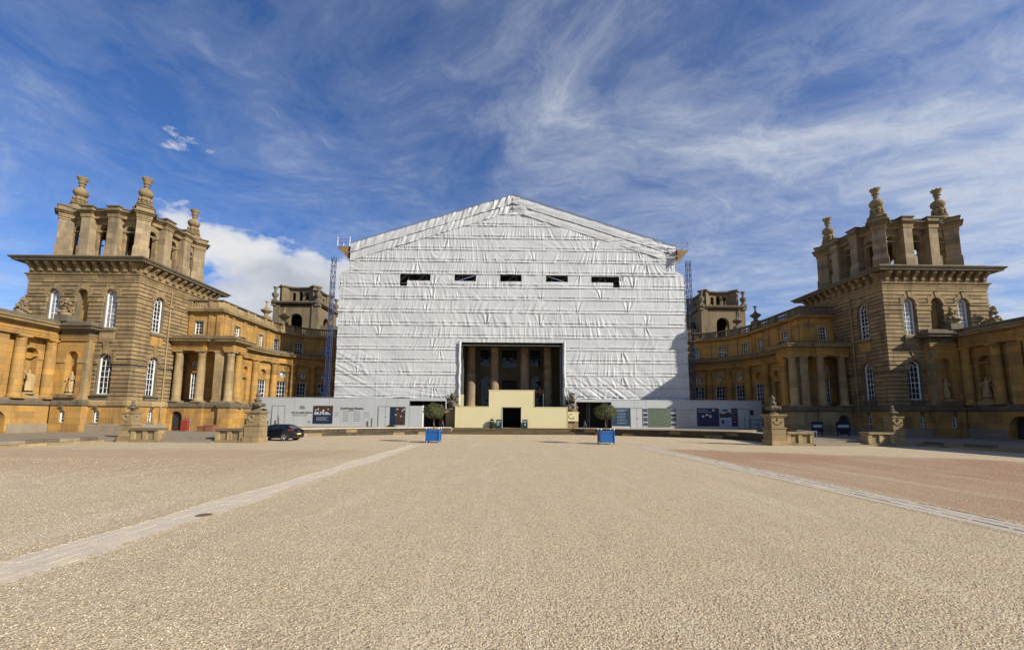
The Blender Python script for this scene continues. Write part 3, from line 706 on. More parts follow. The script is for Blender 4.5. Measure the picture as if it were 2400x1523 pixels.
    for P,ops in ((PF,loF),(PS,loS)):
        for op in ops:
            window(t,P,op,s,cols=3,rows=6,fr=.11)
            m=MB(); slab(P,op[0]-.74,op[0]+.74,3.28,3.44,-.3,.24,m); slab(P,op[0]-.62,op[0]+.62,2.98,3.27,-.1,.10,m); obj('sill',mir(m,s),M['dark'],t)
            m=MB(); slab(P,op[0]-.62,op[0]+.62,7.85,8.80,-.1,.10,m); obj('plaque',mir(m,s),M['gold' if P is PS else 'tower'],t)
            m=MB(); slab(P,op[0]-.72,op[0]+.72,8.80,8.99,-.1,.20,m); obj('sill',mir(m,s),M['dark'],t)
    for P,ops in ((PF,baF),(PS,baS)):
        for op in ops:
            window(t,P,op,s,cols=2,rows=3,o=-.2,fr=.06)
            m=MB(); slab(P,op[0]-.36,op[0]+.36,.98,1.06,-.2,.07,m); obj('sill',mir(m,s),M['pale'],t)
            m=MB(); console(m,P,op[0],2.46,.40,.24,.2); obj('keystone',mir(m,s),M['dark'],t)
    # rain pipe
    m=MB(); c=fy(38.95); a=PS.at(c,PV,.1); m.tube(a,PS.at(c,13.3,.1),.06,8)
    for z in (2.9,5,8,11,13.2): m.tube(PS.at(c,z,.1),PS.at(c,z+.12,.1),.085,8)
    m.box(TX-.24,TX-.02,TY+c-.16,TY+c+.16,11.75,12.0)
    obj('rain_pipe',mir(m,s),M['pale'],t,smooth='auto')
    # ---- belvedere
    bx,by=37.55,40.4; z0=15.5; zt=19.45
    for sx in (-1,1):
        for sy in (-1,1):
            px,py=bx+sx*3.45,by+sy*3.45
            m=MB().rbox(px,py,.50,.50,z0+1.2,zt,R(45),.97); m.rbox(px,py,.58,.58,z0,z0+1.2,R(45),.99); m.rbox(px,py,.545,.545,z0+1.2,z0+1.27,R(45))
            obj('corner_pier',mir(m,s),M['belv'],t)
            m=MB()
            for h0,h1,e in ((zt-.2,zt-.1,.54),(zt,zt+.16,.55),(zt+.16,zt+.38,.57),(zt+.38,zt+.50,.70)): m.rbox(px,py,e,e,h0+.001,h1,R(45))
            obj('pier_cap',mir(m,s),M['tower'],t); m=MB().rbox(px,py,.84,.84,zt+.501,zt+.60,R(45)); obj('cap_slab',mir(m,s),M['dark'],t)
            m=MB().rbox(px,py,.62,.62,zt+.601,zt+.98,R(45)); obj('attic_block',mir(m,s),M['tower'],t); m=MB().rbox(px,py,.70,.70,zt+.981,zt+1.08,R(45)); obj('cap_slab',mir(m,s),M['dark'],t)
            f=MB(); big_finial(f,bx+sx*3.0,by+sy*3.0,zt+1.02); obj('finial',mir(f,s),M['ashlar'],t,smooth='auto')
    for ang in range(4):
        c_,s_=[(1,0),(0,1),(-1,0),(0,-1)][ang]
        def Rm(m):
            m.v=[(bx+(x*c_-y*s_),by+(x*s_+y*c_),z) for x,y,z in m.v]; return m
        for px in (-1.2,1.2):
            m=MB().box(px-.41,px+.41,-4.0,-3.36,z0+1.2,zt).box(px-.49,px+.49,-4.08,-3.34,z0,z0+1.2).box(px-.45,px+.45,-4.03,-3.35,z0+1.2,z0+1.27)
            obj('pier',mir(Rm(m),s),M['belv'],t)
            m=MB()
            for h0,h1,e in ((zt,zt+.16,.06),(zt+.16,zt+.38,.08),(zt+.38,zt+.50,.18)): m.box(px-.41-e,px+.41+e,-4.0-e,-2.9,h0+.001,h1)
            obj('pier_cap',mir(Rm(m),s),M['tower'],t); e=.30; m=MB().box(px-.41-e,px+.41+e,-4.0-e,-2.9,zt+.501,zt+.60); obj('cap_slab',mir(Rm(m),s),M['dark'],t)
            e=.10; m=MB().box(px-.41-e,px+.41+e,-4.0-e,-2.9,zt+.601,zt+.94); obj('attic_block',mir(Rm(m),s),M['tower'],t); e=.2; m=MB().box(px-.41-e,px+.41+e,-4.0-e,-2.9,zt+.941,zt+1.04); obj('cap_slab',mir(Rm(m),s),M['dark'],t)
        PB=Path([(3.37,-3.35),(-3.37,-3.35)]); m=MB()
        aops=[(3.37,1.15,z0+.05,19.0,'arch'),(3.37-2.28,.92,z0+.05,18.85,'arch'),(3.37+2.28,.92,z0+.05,18.85,'arch')]
        wall(PB,.0,6.74,z0,zt,aops,.36,0,m); wall(PB,.36,6.38,z0,zt,aops,.01,-.36,m)
        obj('arcade_wall',mir(Rm(m),s),M['tower'],t)
        for op in aops:
            m=MB(); frame(PB,(op[0],op[1],op[3]-op[1]/2-.001,op[3],'arch'),0,.12,-.02,.05,m)
            obj('archivolt',mir(Rm(m),s),M['belv'],t); m=MB()
            for e in (-1,1): m=MB(); slab(PB,op[0]+e*(op[1]/2+.08)-.08,op[0]+e*(op[1]/2+.08)+.08,op[3]-op[1]/2-.1,op[3]-op[1]/2,-.1,.08,m); obj('impost',mir(Rm(m),s),M['belv'],t)
        
        m=mould([(3.5,-3.5),(2.2,-3.45),(1.75,-3.7),(-1.75,-3.7),(-2.2,-3.45),(-3.5,-3.5)],[(0,zt),(.0,zt+.34),(.14,zt+.38),(.16,zt+.48)],back=-.9)
        obj('entablature',mir(Rm(m),s),M['tower'],t)
        m=mould([(3.5,-3.5),(2.2,-3.45),(1.75,-3.7),(-1.75,-3.7),(-2.2,-3.45),(-3.5,-3.5)],[(.16,zt+.481),(.34,zt+.52),(.36,zt+.62),(.05,zt+.66),(.05,zt+.84),(.12,zt+.86),(.12,zt+.93)],back=-.9)
        obj('entablature_cornice',mir(Rm(m),s),M['dark'],t)
    obj('belvedere_roof',mir(MB().box(bx-3.2,bx+3.2,by-3.2,by+3.2,zt+.5,zt+.8),s),M['lead'],t)
    return t
for s in (-1,1): tower(s)
# ------------------------------------------------------------------ curved quadrant wings
def arc(cx,cy,r,a0,a1,n): return [(cx+r*math.cos(R(a0+(a1-a0)*i/n)),cy+r*math.sin(R(a0+(a1-a0)*i/n))) for i in range(n+1)]
def wing(s):
    t=empty('quadrant_wing',(s*29,44,PV),f'{LIT[s]} curved wing with a columned porch, round windows and roof balustrade','wing of palace','curved wings beside the main block')
    low=[(28.4,41.7)]+arc(19.4,44.8,9.0,0,86,26); PL=Path(low)
    def sL(phi): return PL.nearest(19.4+9*math.cos(R(phi)),44.8+9*math.sin(R(phi)))
    upp=[(32.6,41.3),(29.3,41.3),(29.35,50.0)]+arc(23.9,50.1,5.45,4,90,16)+[(19.8,55.55)]; PU=Path(upp)
    L=PL.L[-1]
    cols=[1.75]+[sL(p) for p in (8,24,38.5,53,67.5,82)]
    mids=[(a+b)/2 for a,b in zip(cols,cols[1:])]
    ops=[]; blind=[]
    for i,c in enumerate(mids):
        if i==0: blind+=[(c,.82,3.35,5.75,'rect'),(c,.72,6.25,6.97,'round')]
        else:
            ops.append((c,.98,3.25,5.75,'rect'))
            (blind if i==1 else ops).append((c,.74,6.23,6.97,'round'))
    m=MB(); wall(PL,0,L,2.9,7.85,ops+blind,.3,-.35,m); obj('wall',mir(m,s),M['gold'],t)
    m=MB(); wall(PL,0,L,PV,2.42,[],.3,0,m,step=.5); obj('plinth_wall',mir(m,s),M['gold'],t)
    for op in blind: obj('blind_panel',mir(slab(PL,op[0]-op[1]/2-.05,op[0]+op[1]/2+.05,op[2]-.05,op[3]+.05,-.75,-.64),s),M['gold'],t)
    for op in [q for q in blind+ops if q[4]=='round']: obj('round_surround',mir(frame(PL,op,0,.13,-.37,-.28),s),M['gold'],t)
    for op in ops: window(t,PL,op,s,o=-.52,cols=3 if op[4]=='rect' else 1,rows=5)
    for op in [q for q in ops if q[4]=='rect']: obj('sill',mir(slab(PL,op[0]-.62,op[0]+.62,3.08,3.24,-.5,-.18),s),M['pale'],t)
    plw=[(32.55,39.75),(29.35,39.75),(29.35,40.0),(27.85,40.0),(27.85,39.7),(26.75,39.7),(26.75,41.75),(28.25,41.75)]+low[1:]
    prof_b=[(.02,2.42),(.12,2.5),(.14,2.8),(.03,2.93),(-.1,2.96)]
    obj('plinth_band',mir(mould(plw,prof_b,back=-1.3),s),M['dark'],t)
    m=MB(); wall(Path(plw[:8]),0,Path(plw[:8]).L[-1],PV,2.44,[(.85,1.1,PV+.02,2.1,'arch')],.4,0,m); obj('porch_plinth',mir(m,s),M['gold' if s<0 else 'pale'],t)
    d=obj('door',mir(MB().box(31.15,32.25,40.05,40.12,PV+.02,2.1),s),M['dark_in'],t); obj('handle',mir(MB().ball((31.3,40.0,1.2),.05),s),M['bronze'],d)
    def column(cx,cy,z0=2.96,z1=7.85,r=.36,mat='pale',half=False):
        m=MB(); m.box(cx-.44,cx+.44,cy-.44,cy+.44,z0,z0+.10)
        m.lathe(cx,cy,[(.42,z0+.10),(.44,z0+.16),(.38,z0+.24),(r,z0+.30),(r,z0+1.6),(r*.97,z0+2.8),(r*.86,z1-.42),(r*.90,z1-.40),(r*.90,z1-.36),(r*.86,z1-.34),(r*.86,z1-.24),(r*1.12,z1-.12)],20)
        m.box(cx-.42,cx+.42,cy-.42,cy+.42,z1-.12,z1); return m
    for cx,cy in ((32.05,39.98),(29.92,39.98),(27.27,40.12),(27.25,41.25)):
        obj('column',mir(column(cx,cy),s),M['pale' if cy<41 else 'gold'],t,smooth='auto')
    obj('pilaster',mir(MB().box(27.95,28.7,39.98,40.6,2.96,7.85).box(27.88,28.77,39.92,40.6,2.96,3.15).box(27.88,28.77,39.92,40.6,7.68,7.85),s),M['pale'],t)
    obj('pilaster',mir(MB().box(29.0,29.45,41.0,41.3,2.96,7.85),s),M['gold'],t)
    for c in cols:
        x,y,_=PL.at(c,0,-.12); obj('half_column',mir(column(x,y,r=.37),s),M['gold'],t,smooth='auto')
    # porch back wall
    PB=Path([(32.6,41.6),(28.0,41.6)]); o1=(.85,.72,3.35,5.95,'rect'); o2=(.85,.7,6.4,7.1,'round')
    m=MB(); wall(PB,0,4.6,2.9,8.3,[o1,o2],.3,0,m); obj('porch_wall',mir(m,s),M['gold'],t); window(t,PB,o1,s,o=-.2,cols=3,rows=5); window(t,PB,o2,s,o=-.2,cols=1)
    obj('sill',mir(slab(PB,.3,1.4,3.15,3.33,-.2,.22),s),M['dark'],t)
    obj('porch_ceiling',mir(MB().box(27.05,32.56,39.95,41.598,7.90,8.2),s),M['gold'],t)
    ent=[(32.6,39.62),(29.4,39.62),(29.4,39.9),(27.75,39.9),(27.75,39.68),(26.82,39.68),(26.82,41.7),(28.4,41.75)]+low[1:]
    obj('architrave',mir(mould(ent,[(0,7.86),(0,8.02),(.03,8.03),(.03,8.18),(.08,8.2),(.08,8.25),(.0,8.27)],back=-.6),s),M['gold'],t)
    obj('frieze',mir(mould(ent,[(0,8.27),(0,8.58)],back=-.6),s),M['gold'],t)
    obj('cornice',mir(mould(ent,[(.0,8.58),(.1,8.60),(.14,8.68),(.52,8.70),(.55,8.84),(.66,8.92),(.68,9.0),(.0,9.1)],back=-.6),s),M['ashlar'],t)
    obj('blocking_course',mir(mould(ent,[(.05,9.08),(.05,9.30),(-.3,9.36)],back=-1.2),s),M['dark'],t)
    rp=[(32.6,39.9),(27.2,39.9),(27.2,41.9)]+[(x,y) for x,y in low[1:]]+[(19.8,56),(34,56),(34,39.9)]
    obj('roof_ledge',mir(poly_prism([(x+.2 if i>2 and i<len(low)+3 else x,y+.1) for i,(x,y) in enumerate(rp)],9.0,9.32),s),M['lead'],t)
    # upper storey
    def nU(x,y): return PU.nearest(x,y)
    uo=[(nU(31.45,41.3),.9,9.75,11.1,'rect')]+[(nU(29.3,y),.9,9.75,11.1,'rect') for y in (43.9,48.2)]
    for a in (12,45,80): uo.append((nU(23.9+5.45*math.cos(R(a)),50.1+5.45*math.sin(R(a))),.95,9.75,11.1,'rect'))
    m=MB(); wall(PU,0,PU.L[-1],9.2,11.9,uo,.3,0,m); obj('upper_wall',mir(m,s),M['gold'],t)
    for op in uo:
        window(t,PU,op,s,o=-.2,cols=3,rows=4); obj('window_surround',mir(frame(PU,op,0,.14,-.02,.06),s),M['pale'],t)
    for x,y in ((32.2,41.3),(30.3,41.3),(29.5,41.3),(29.3,41.9),(29.3,43.0),(29.3,45.0),(29.3,46.9),(29.3,49.4)):
        c=nU(x,y); m=MB(); slab(PU,c-.2,c+.2,9.3,11.75,-.1,.10,m); slab(PU,c-.25,c+.25,11.7,11.84,-.1,.15,m); obj('pilaster',mir(m,s),M['gold'],t)
    for a in (0,26,62,89):
        c=nU(23.9+5.45*math.cos(R(a)),50.1+5.45*math.sin(R(a))); m=MB(); slab(PU,c-.2,c+.2,9.3,11.75,-.1,.10,m); obj('pilaster',mir(m,s),M['gold'],t)
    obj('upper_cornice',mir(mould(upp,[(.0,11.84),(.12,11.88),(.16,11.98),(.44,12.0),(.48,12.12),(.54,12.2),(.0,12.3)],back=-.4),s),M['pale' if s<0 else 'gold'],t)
    # balustrade; darker stone on the right puts its shade into the colour
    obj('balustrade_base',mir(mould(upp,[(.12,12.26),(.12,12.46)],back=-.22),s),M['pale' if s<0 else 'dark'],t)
    obj('balustrade_rail',mir(mould(upp,[(.12,13.08),(.18,13.12),(.18,13.22),(.05,13.26)],back=-.25),s),M['dark'],t)
    bal=MB(); dies=[]; q=.2; Lu=PU.L[-1]
    breaks=[nU(32.4,41.3),nU(30.4,41.3),nU(29.45,41.3),nU(29.3,42.0),nU(29.3,43.2),nU(29.3,45.4),nU(29.3,46.6),nU(29.3,48.8),nU(29.3,50.2)]+[nU(23.9+5.45*math.cos(R(a)),50.1+5.45*math.sin(R(a))) for a in (22,34,56,68,90)]+[Lu-2,Lu-.3]
    for i,c in enumerate(breaks):
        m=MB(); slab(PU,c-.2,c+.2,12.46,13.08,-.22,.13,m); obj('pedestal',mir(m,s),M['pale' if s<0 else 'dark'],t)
        if i<len(breaks)-1:
            e=breaks[i+1]; gap=e-c-.4
            if gap>.9:
                n=int(gap/.24)
                for k in range(n):
                    x,y,_=PU.at(c+.2+gap*(k+.5)/n,0,-.04)
                    bal.lathe(x,y,[(.06,12.46),(.05,12.54),(.09,12.68),(.085,12.76),(.04,12.92),(.06,13.02),(.06,13.08)],7,cap=False)
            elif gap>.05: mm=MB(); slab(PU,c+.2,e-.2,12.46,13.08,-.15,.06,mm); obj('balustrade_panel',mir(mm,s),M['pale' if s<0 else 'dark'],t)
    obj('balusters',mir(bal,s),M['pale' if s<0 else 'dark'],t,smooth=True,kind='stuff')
    for x,y,k in ((29.75,49.6,1.0),(29.2,52.6,.9)):
        m=MB(); m.box(x-.4,x+.4,y-.4,y+.4,12.5,13.6)
        m.lathe(x,y,[(.4,13.6),(.22,13.75),(.22,13.9),(.62,14.25),(.62,14.35),(.30,14.55),(.10,14.8),(.08,15.3),(.2,15.35),(.2,15.45)],12); obj('roof_urn',mir(m,s),M['pale' if s<0 else 'dark'],t,smooth='auto')  # right-hand urns also darkened in colour for the shaded side
    # wall lantern bracket seen as a dark shape under the cornice
    obj('rear_wall',mir(MB().box(19.8,34,56.6,57,PV,12.2),s),M['gold'],t)
for s in (-1,1): wing(s)
# ------------------------------------------------------------------ carved figures
def skin_mesh(joints,edges,root=0,sub=2):
    me=bpy.data.meshes.new('figure'); me.from_pydata([j[0] for j in joints],edges,[]); o=bpy.data.objects.new('figure',me); COL.objects.link(o)
    sk=o.modifiers.new('s','SKIN'); sk.use_smooth_shade=True
    for i,(p,r) in enumerate(joints): me.skin_vertices[0].data[i].radius=(r,r) if not hasattr(r,'__len__') else r
    me.skin_vertices[0].data[root].use_root=True
    sb=o.modifiers.new('b','SUBSURF'); sb.levels=sub; sb.render_levels=sub
    dg=bpy.context.evaluated_depsgraph_get(); ev=o.evaluated_get(dg); m2=bpy.data.meshes.new_from_object(ev); bpy.data.objects.remove(o); return m2
def statue(s,x,y,z,face,label,k=1.0,pose=0):
    t=empty('niche_statue',(s*x,y,z),label,'statue','stone figures in the arcade niches')
    j=[((0,0,.98),(.17,.14)),((0,0,1.22),(.15,.12)),((0,0,1.45),(.19,.13)),((.0,0,1.60),.07),((.02,-.02,1.76),(.105,.12)),((.02,-.03,1.90),.06),
       ((.20,0,1.50),.075),((.34,-.05,1.25),.06),((.16,-.22,1.16),.05),
       ((-.20,0,1.50),.075),((-.36,-.02,1.30),.06),((-.30,-.22,1.08),.05),
       ((.10,0,.92),.12),((.13,-.10,.52),.09),((.10,-.02,.10),.065),((.10,-.14,.05),.05),
       ((-.10,0,.92),.12),((-.13,-.02,.50),.09),((-.15,.02,.10),.065),((-.17,-.12,.05),.05)]
    if pose: j[7]=((.40,.0,1.62),.06); j[8]=((.30,-.10,1.86),.05)
    e=[(0,1),(1,2),(2,3),(3,4),(4,5),(2,6),(6,7),(7,8),(2,9),(9,10),(10,11),(0,12),(12,13),(13,14),(14,15),(0,16),(16,17),(17,18),(18,19)]
    me=skin_mesh(j,e); me.materials.clear(); me.materials.append(M['statue']); me.polygons.foreach_set('use_smooth',[True]*len(me.polygons))
    o=bpy.data.objects.new('figure',me); COL.objects.link(o); o.parent=t; o.rotation_euler=(0,0,face); o.scale=(k,k,k); o.location=(0,0,.12)
    # drapery: folded cloth from the waist
    m=MB(); n=28; prof=[(1.15,.17),(.95,.24),(.7,.27),(.4,.29),(.14,.33)]
    vs=[];
    for zz,r in prof:
        for i in range(n):
            a=2*math.pi*i/n; rr=r*(1+.16*math.sin(5*a+zz*3)+.07*math.sin(11*a+1)); vs.append((rr*math.cos(a)*.95-.05,rr*math.sin(a)*.7+.03,zz))
    m.add(vs,[(q*n+i,q*n+(i+1)%n,(q+1)*n+(i+1)%n,(q+1)*n+i) for q in range(len(prof)-1) for i in range(n)])
    m.add([(-.25,.1,1.55),(.1,.16,1.5),(.28,.12,1.1),(-.1,.2,.9),(-.42,.1,.7),(-.45,.05,1.1)],[(0,1,2,3),(0,3,4,5)])
    me2=mesh_of('drapery',m,M['statue'],smooth=True); o=bpy.data.objects.new('drapery',me2); COL.objects.link(o); o.parent=t; o.rotation_euler=(0,0,face); o.scale=(k,k,k); o.location=(0,0,.12)
    b=MB().lathe(0,0,[(.42*k,0),(.42*k,.09),(.36*k,.12)],14); me3=mesh_of('base',b,M['statue']); o=bpy.data.objects.new('base',me3); COL.objects.link(o); o.parent=t
    return t
def trophy(mb,cx,cy,z,h,w,seed,n=26,spikes=9):
    rng=random.Random(seed); mb.lathe(cx,cy,[(w*.9,z),(w*.9,z+.12*h),(w*.6,z+.18*h)],8)
    for i in range(n):
        u=rng.random(); a=rng.uniform(0,6.28); rr=w*(1-.75*u)*rng.uniform(.3,1); p=(cx+rr*math.cos(a),cy+rr*math.sin(a),z+h*(.15+.75*u))
        mb.ball(p,w*rng.uniform(.22,.45)*(1.1-.6*u),7,5,(rng.uniform(.6,1.3),rng.uniform(.6,1.3),rng.uniform(.5,1.2)))
    for i in range(spikes):
        a=rng.uniform(0,6.28); el=rng.uniform(.7,1.35); L=h*rng.uniform(.45,.75); p=Vector((cx,cy,z+h*.35)); d=Vector((math.cos(a)*math.cos(el),math.sin(a)*math.cos(el),math.sin(el)))
        mb.tube(p,p+d*L,w*.09,5,w*.03)
# ------------------------------------------------------------------ arcade wing at the frame's edge
def arcade(s):
    t=empty('arcade_wing',(s*38.4,30,PV),f'{LIT[s]} arcade wing with attached columns and statue niches beside the corner tower','arcade','arcade wings in front of the towers')
    X=38.4; path=[(36.0,35.4),(35.75,35.4),(35.75,35.0),(37.9,35.0),(37.9,35.35),(38.4,35.35),(38.4,10)]
    # bay with a niche beside the tower; outward faces the viewer, so the path runs towards the tower
    PB=Path([(38.3,35.0),(35.75,35.0)]); nb=(38.3-37.02,.94,3.4,7.0,'arch')
    m=MB(); wall(PB,0,2.55,2.96,7.86,[nb],.45,0,m); wall(Path([(35.75,35.0),(35.75,35.5)]),0,.5,2.96,7.86,[],.1,0,m); obj('wall',mir(m,s),M['gold'],t)
    obj('niche_back',mir(slab(PB,nb[0]-.5,nb[0]+.5,3.3,7.05,-.5,-.44),s),M['gold'],t)
    obj('quoin',mir(slab(PB,2.25,2.58,2.96,7.86,-.3,.03),s),M['pale'],t)
    m=MB(); q=Path([(38.3,35.0),(35.75,35.0),(35.75,35.5)]); wall(q,0,q.L[-1],PV,2.44,[(38.3-37.3,.5,1.1,2.1,'arch')],.3,.02,m); obj('plinth_wall',mir(m,s),M['gold'],t)
    window(t,q,(38.3-37.3,.5,1.1,2.1,'arch'),s,o=-.2,cols=2,rows=3,fr=.06)
    m=MB(); console(m,q,1.0,2.46,.4,.24,.2); obj('keystone',mir(m,s),M['dark'],t)
    obj('impost_band',mir(slab(PB,.1,nb[0]-.5,6.0,6.32,-.1,.08),s),M['gold'],t); obj('impost_band',mir(slab(PB,nb[0]+.5,2.5,6.0,6.32,-.1,.08),s),M['pale'],t)
    obj('niche_sill',mir(slab(PB,nb[0]-.75,nb[0]+.75,3.1,3.36,-.4,.28),s),M['dark'],t)
    # long arcade wall facing the court
    PC=Path([(X+.45,10),(X+.45,35.0)]); fy=lambda y: y-10
    nic=[];
    for i in range(7):
        y=33.58-i*4.4
        if y<12: break
        nic.append((fy(y),1.02,3.4,7.05,'arch'))
    bays=[(fy(33.58-2.2-i*4.4),1.9,PV,7.3,'arch') for i in range(5)]
    m=MB(); wall(PC,0,25,2.96,7.86,nic,.5,0,m)
    for i in range(6):
        y=33.58-2.25-i*4.4
    obj('wall',mir(m,s),M['gold'],t)
    for op in nic:
        obj('niche_back',mir(slab(PC,op[0]-.55,op[0]+.55,3.3,7.1,-.56,-.5),s),M['gold'],t)
        for e in (-1,1): obj('impost_band',mir(slab(PC,op[0]+e*.72-.2,op[0]+e*.72+.2,6.15,6.46,-.1,.08),s),M['gold'],t)
        obj('niche_sill',mir(slab(PC,op[0]-.7,op[0]+.7,2.98,3.34,-.3,.30),s),M['pale'],t)
        obj('archivolt',mir(frame(PC,(op[0],op[1],op[3]-op[1]/2-.001,op[3],'arch'),0,.14,-.02,.05),s),M['gold'],t)
    def col(cx,cy):
        m=MB(); m.box(cx-.44,cx+.44,cy-.44,cy+.44,2.96,3.07)
        m.lathe(cx,cy,[(.43,3.07),(.45,3.14),(.39,3.22),(.37,3.3),(.37,4.6),(.355,5.8),(.31,7.42),(.33,7.44),(.33,7.48),(.31,7.5),(.31,7.6),(.41,7.72)],20); m.box(cx-.42,cx+.42,cy-.42,cy+.42,7.73,7.86); return m
    ys=[34.72,32.52]+[30.3-2.2*i for i in range(8)]
    for y in ys: obj('column',mir(col(X+.1,y),s),M['gold'],t,smooth='auto')
    for y in (31.2,): obj('pilaster',mir(MB().box(X+.0,X+.6,y-.45,y+.45,2.96,7.86),s),M['gold'],t)
    PD=Path([(X+.02,10),(X+.02,35.0)]); dr=(fy(31.35),1.5,PV,2.05,'arch')
    m=MB(); wall(PD,0,25,PV,2.44,[dr],.6,0,m); obj('plinth_wall',mir(m,s),M['gold'],t)
    obj('plinth_base',mir(slab(PD,fy(32.25),25.4,PV-.05,1.0,-.2,.05),s),M['paving'],t)
    obj('passage_shade_panel',mir(slab(PD,dr[0]-.8,dr[0]+.8,PV,2.1,-.62,-.6),s),M['dark_in'],t)  # near-black panel stands in for the unlit depth of the doorway
    bp=[(X+.02,10),(X+.02,35.0),(35.75,35.0)]
    # path must keep the court on its left hand: run from the viewer's side to the tower
    bp2=[(X,10),(X,34.98),(37.9,34.98),(35.72,34.98),(35.72,35.5)]
    obj('plinth_band',mir(mould([(X,10),(X,35.0)],[(.02,2.42),(.12,2.5),(.14,2.78),(.02,2.96)],back=-.5),s),M['dark'],t)
    obj('plinth_band',mir(mould([(38.2,35.0),(35.75,35.0),(35.75,35.5)],[(.02,2.42),(.12,2.5),(.14,2.78),(.02,2.96)],back=-.3),s),M['dark'],t)
    for pts,k in (([(X-.22,10),(X-.22,34.9)],0),([(38.0,34.86),(35.66,34.86),(35.66,35.5)],1)):
        mm=M['gold']
        obj('architrave',mir(mould(pts,[(0,7.86),(0,8.04),(.04,8.05),(.04,8.22),(.09,8.24),(.09,8.30),(0,8.32)],back=-.9 if k==0 else -.4),s),mm,t)
        obj('frieze',mir(mould(pts,[(0,8.32),(0,8.66)],back=-.9 if k==0 else -.4),s),mm if k==0 else M['dark'],t)
        obj('cornice',mir(mould(pts,[(0,8.66),(.12,8.7),(.16,8.78),(.5,8.8),(.54,8.94),(.66,9.02),(.68,9.1),(.0,9.2)],back=-.9 if k==0 else -.4),s),M['pale' if k==0 else 'dark'],t)
        obj('blocking_course',mir(mould(pts,[(.05,9.18),(.05,9.5),(-.2,9.56)],back=-.9 if k==0 else -.4),s),M['dark'],t)
    obj('roof',mir(MB().box(38.6,46,10,35.3,9.1,9.5),s),M['lead'],t)
    obj('rear_wall',mir(MB().box(45.6,46,10,35.3,PV,9.1),s),M['gold'],t)
    return t
for s in (-1,1):
    arcade(s)
    w='sunlit' if s<0 else 'shaded'; side='left' if s<0 else 'right'
    statue(s,37.05,35.2,3.36,0,f'draped stone figure in the {w} niche of the {side} bay right beside the corner tower',.95,0)
    statue(s,38.72,33.58,3.34,R(-90*s*-1) if s<0 else R(-90),f'draped stone figure with bent arm in the {w} niche between the {side} arcade columns',.95,1)
    for (x,y,z,h,lb) in ((38.1,35.1,9.5,2.2,'nearer the tower front'),(41.6,34.9,9.5,2.3,'at the outer corner of the tower')):
        t=empty('stone_trophy',(s*x,y,z),f'weathered carved trophy on the {side} arcade roof {lb}','carved trophy','trophies on the arcade roofs')
        m=MB(); trophy(m,s*x,y,z+.5,h-.5,.48,int(x)+s,48,0); obj('carved_arms',m,M['ashlar'],t,smooth=True); obj('pedestal',MB().box(s*x-.55,s*x+.55,y-.4,y+.4,z,z+.52),M['dark'],t)
# ------------------------------------------------------------------ lantern towers over the far corners of the main block
def lantern(s):
    cx,cy=37.8,76.0; h=3.7; t=empty('lantern_tower',(s*cx,cy,12),f'distant stone lantern tower with arched openings and finials beyond the {LIT[s]} wing','tower','lantern towers over the main block')
    for ang in range(4):
        c_,s_=[(1,0),(0,1),(-1,0),(0,-1)][ang]
        def Rm(m): m.v=[(cx+(x*c_-y*s_),cy+(x*s_+y*c_),z) for x,y,z in m.v]; return m
        P=Path([(h,-h),(-h,-h)]); op=(h,2.3,15.5,19.6,'arch'); m=MB(); wall(P,0,2*h,12,21.2,[op],.7,0,m); obj('wall',mir(Rm(m),s),M['lantern'],t)
        m=MB().box(h-.9,h+.25,-h-.25,-h+.9,12,21.2); obj('corner_pilaster',mir(Rm(m),s),M['lantern'],t)
        obj('cornice',mir(Rm(mould([(h+.2,-h-.2),(-h-.2,-h-.2)],[(0,21.2),(.1,21.3),(.5,21.4),(.55,21.65),(.0,21.8)],back=-.8)),s),M['dark'],t)
        k=2.75; P=Path(arc(0,0,1,0,0,1)) if 0 else Path([(k,-k),(1.2,-k+.25),(.4,-k+.32),(-.4,-k+.32),(-1.2,-k+.25),(-k,-k)])
        L=P.L[-1]; m=MB(); ops=[(L/2,.75,22.0,23.9,'arch'),(L/2-1.15,.6,22.0,23.7,'arch'),(L/2+1.15,.6,22.0,23.7,'arch')]; wall(P,0,L,21.7,24.3,ops,.4,0,m); obj('lantern_wall',mir(Rm(m),s),M['lantern'],t)
        m=MB().rbox(-k,-k,.6,.6,21.7,24.5,R(45)).rbox(-k,-k,.85,.85,24.5,24.75,R(45)); obj('corner_pier',mir(Rm(m),s),M['lantern'],t)
        obj('lantern_cornice',mir(Rm(mould([(k,-k),(1.2,-k+.1),(0,-k+.2),(-1.2,-k+.1),(-k,-k)],[(0,24.3),(.35,24.4),(.4,24.6),(0,24.7)],back=-.6)),s),M['dark'],t)
        m=MB(); m.box(-h-.5,-h+.3,-h-.5,-h+.3,20.9,22.0); m.lathe(-h-.1,-h-.1,[(.4,22.0),(.25,22.3),(.55,22.8),(.55,23.1),(.2,23.4),(.2,23.8),(.42,24.3)],10); obj('finial',mir(Rm(m),s),M['dark'],t,smooth='auto')
    obj('floor',mir(MB().box(cx-h,cx+h,cy-h,cy+h,21.0,21.75),s),M['lead'],t); obj('roof',mir(MB().box(cx-2.8,cx+2.8,cy-2.8,cy+2.8,24.3,24.6),s),M['lead'],t)
    obj('lower_stage',mir(MB().box(cx-h-1,34+16,cy-h-1,cy+h,PV,14.6).box(cx-9,cx-h+.3,cy-3,cy+3,13,17.6),s),M['lantern'],t)
for s in (-1,1): lantern(s)
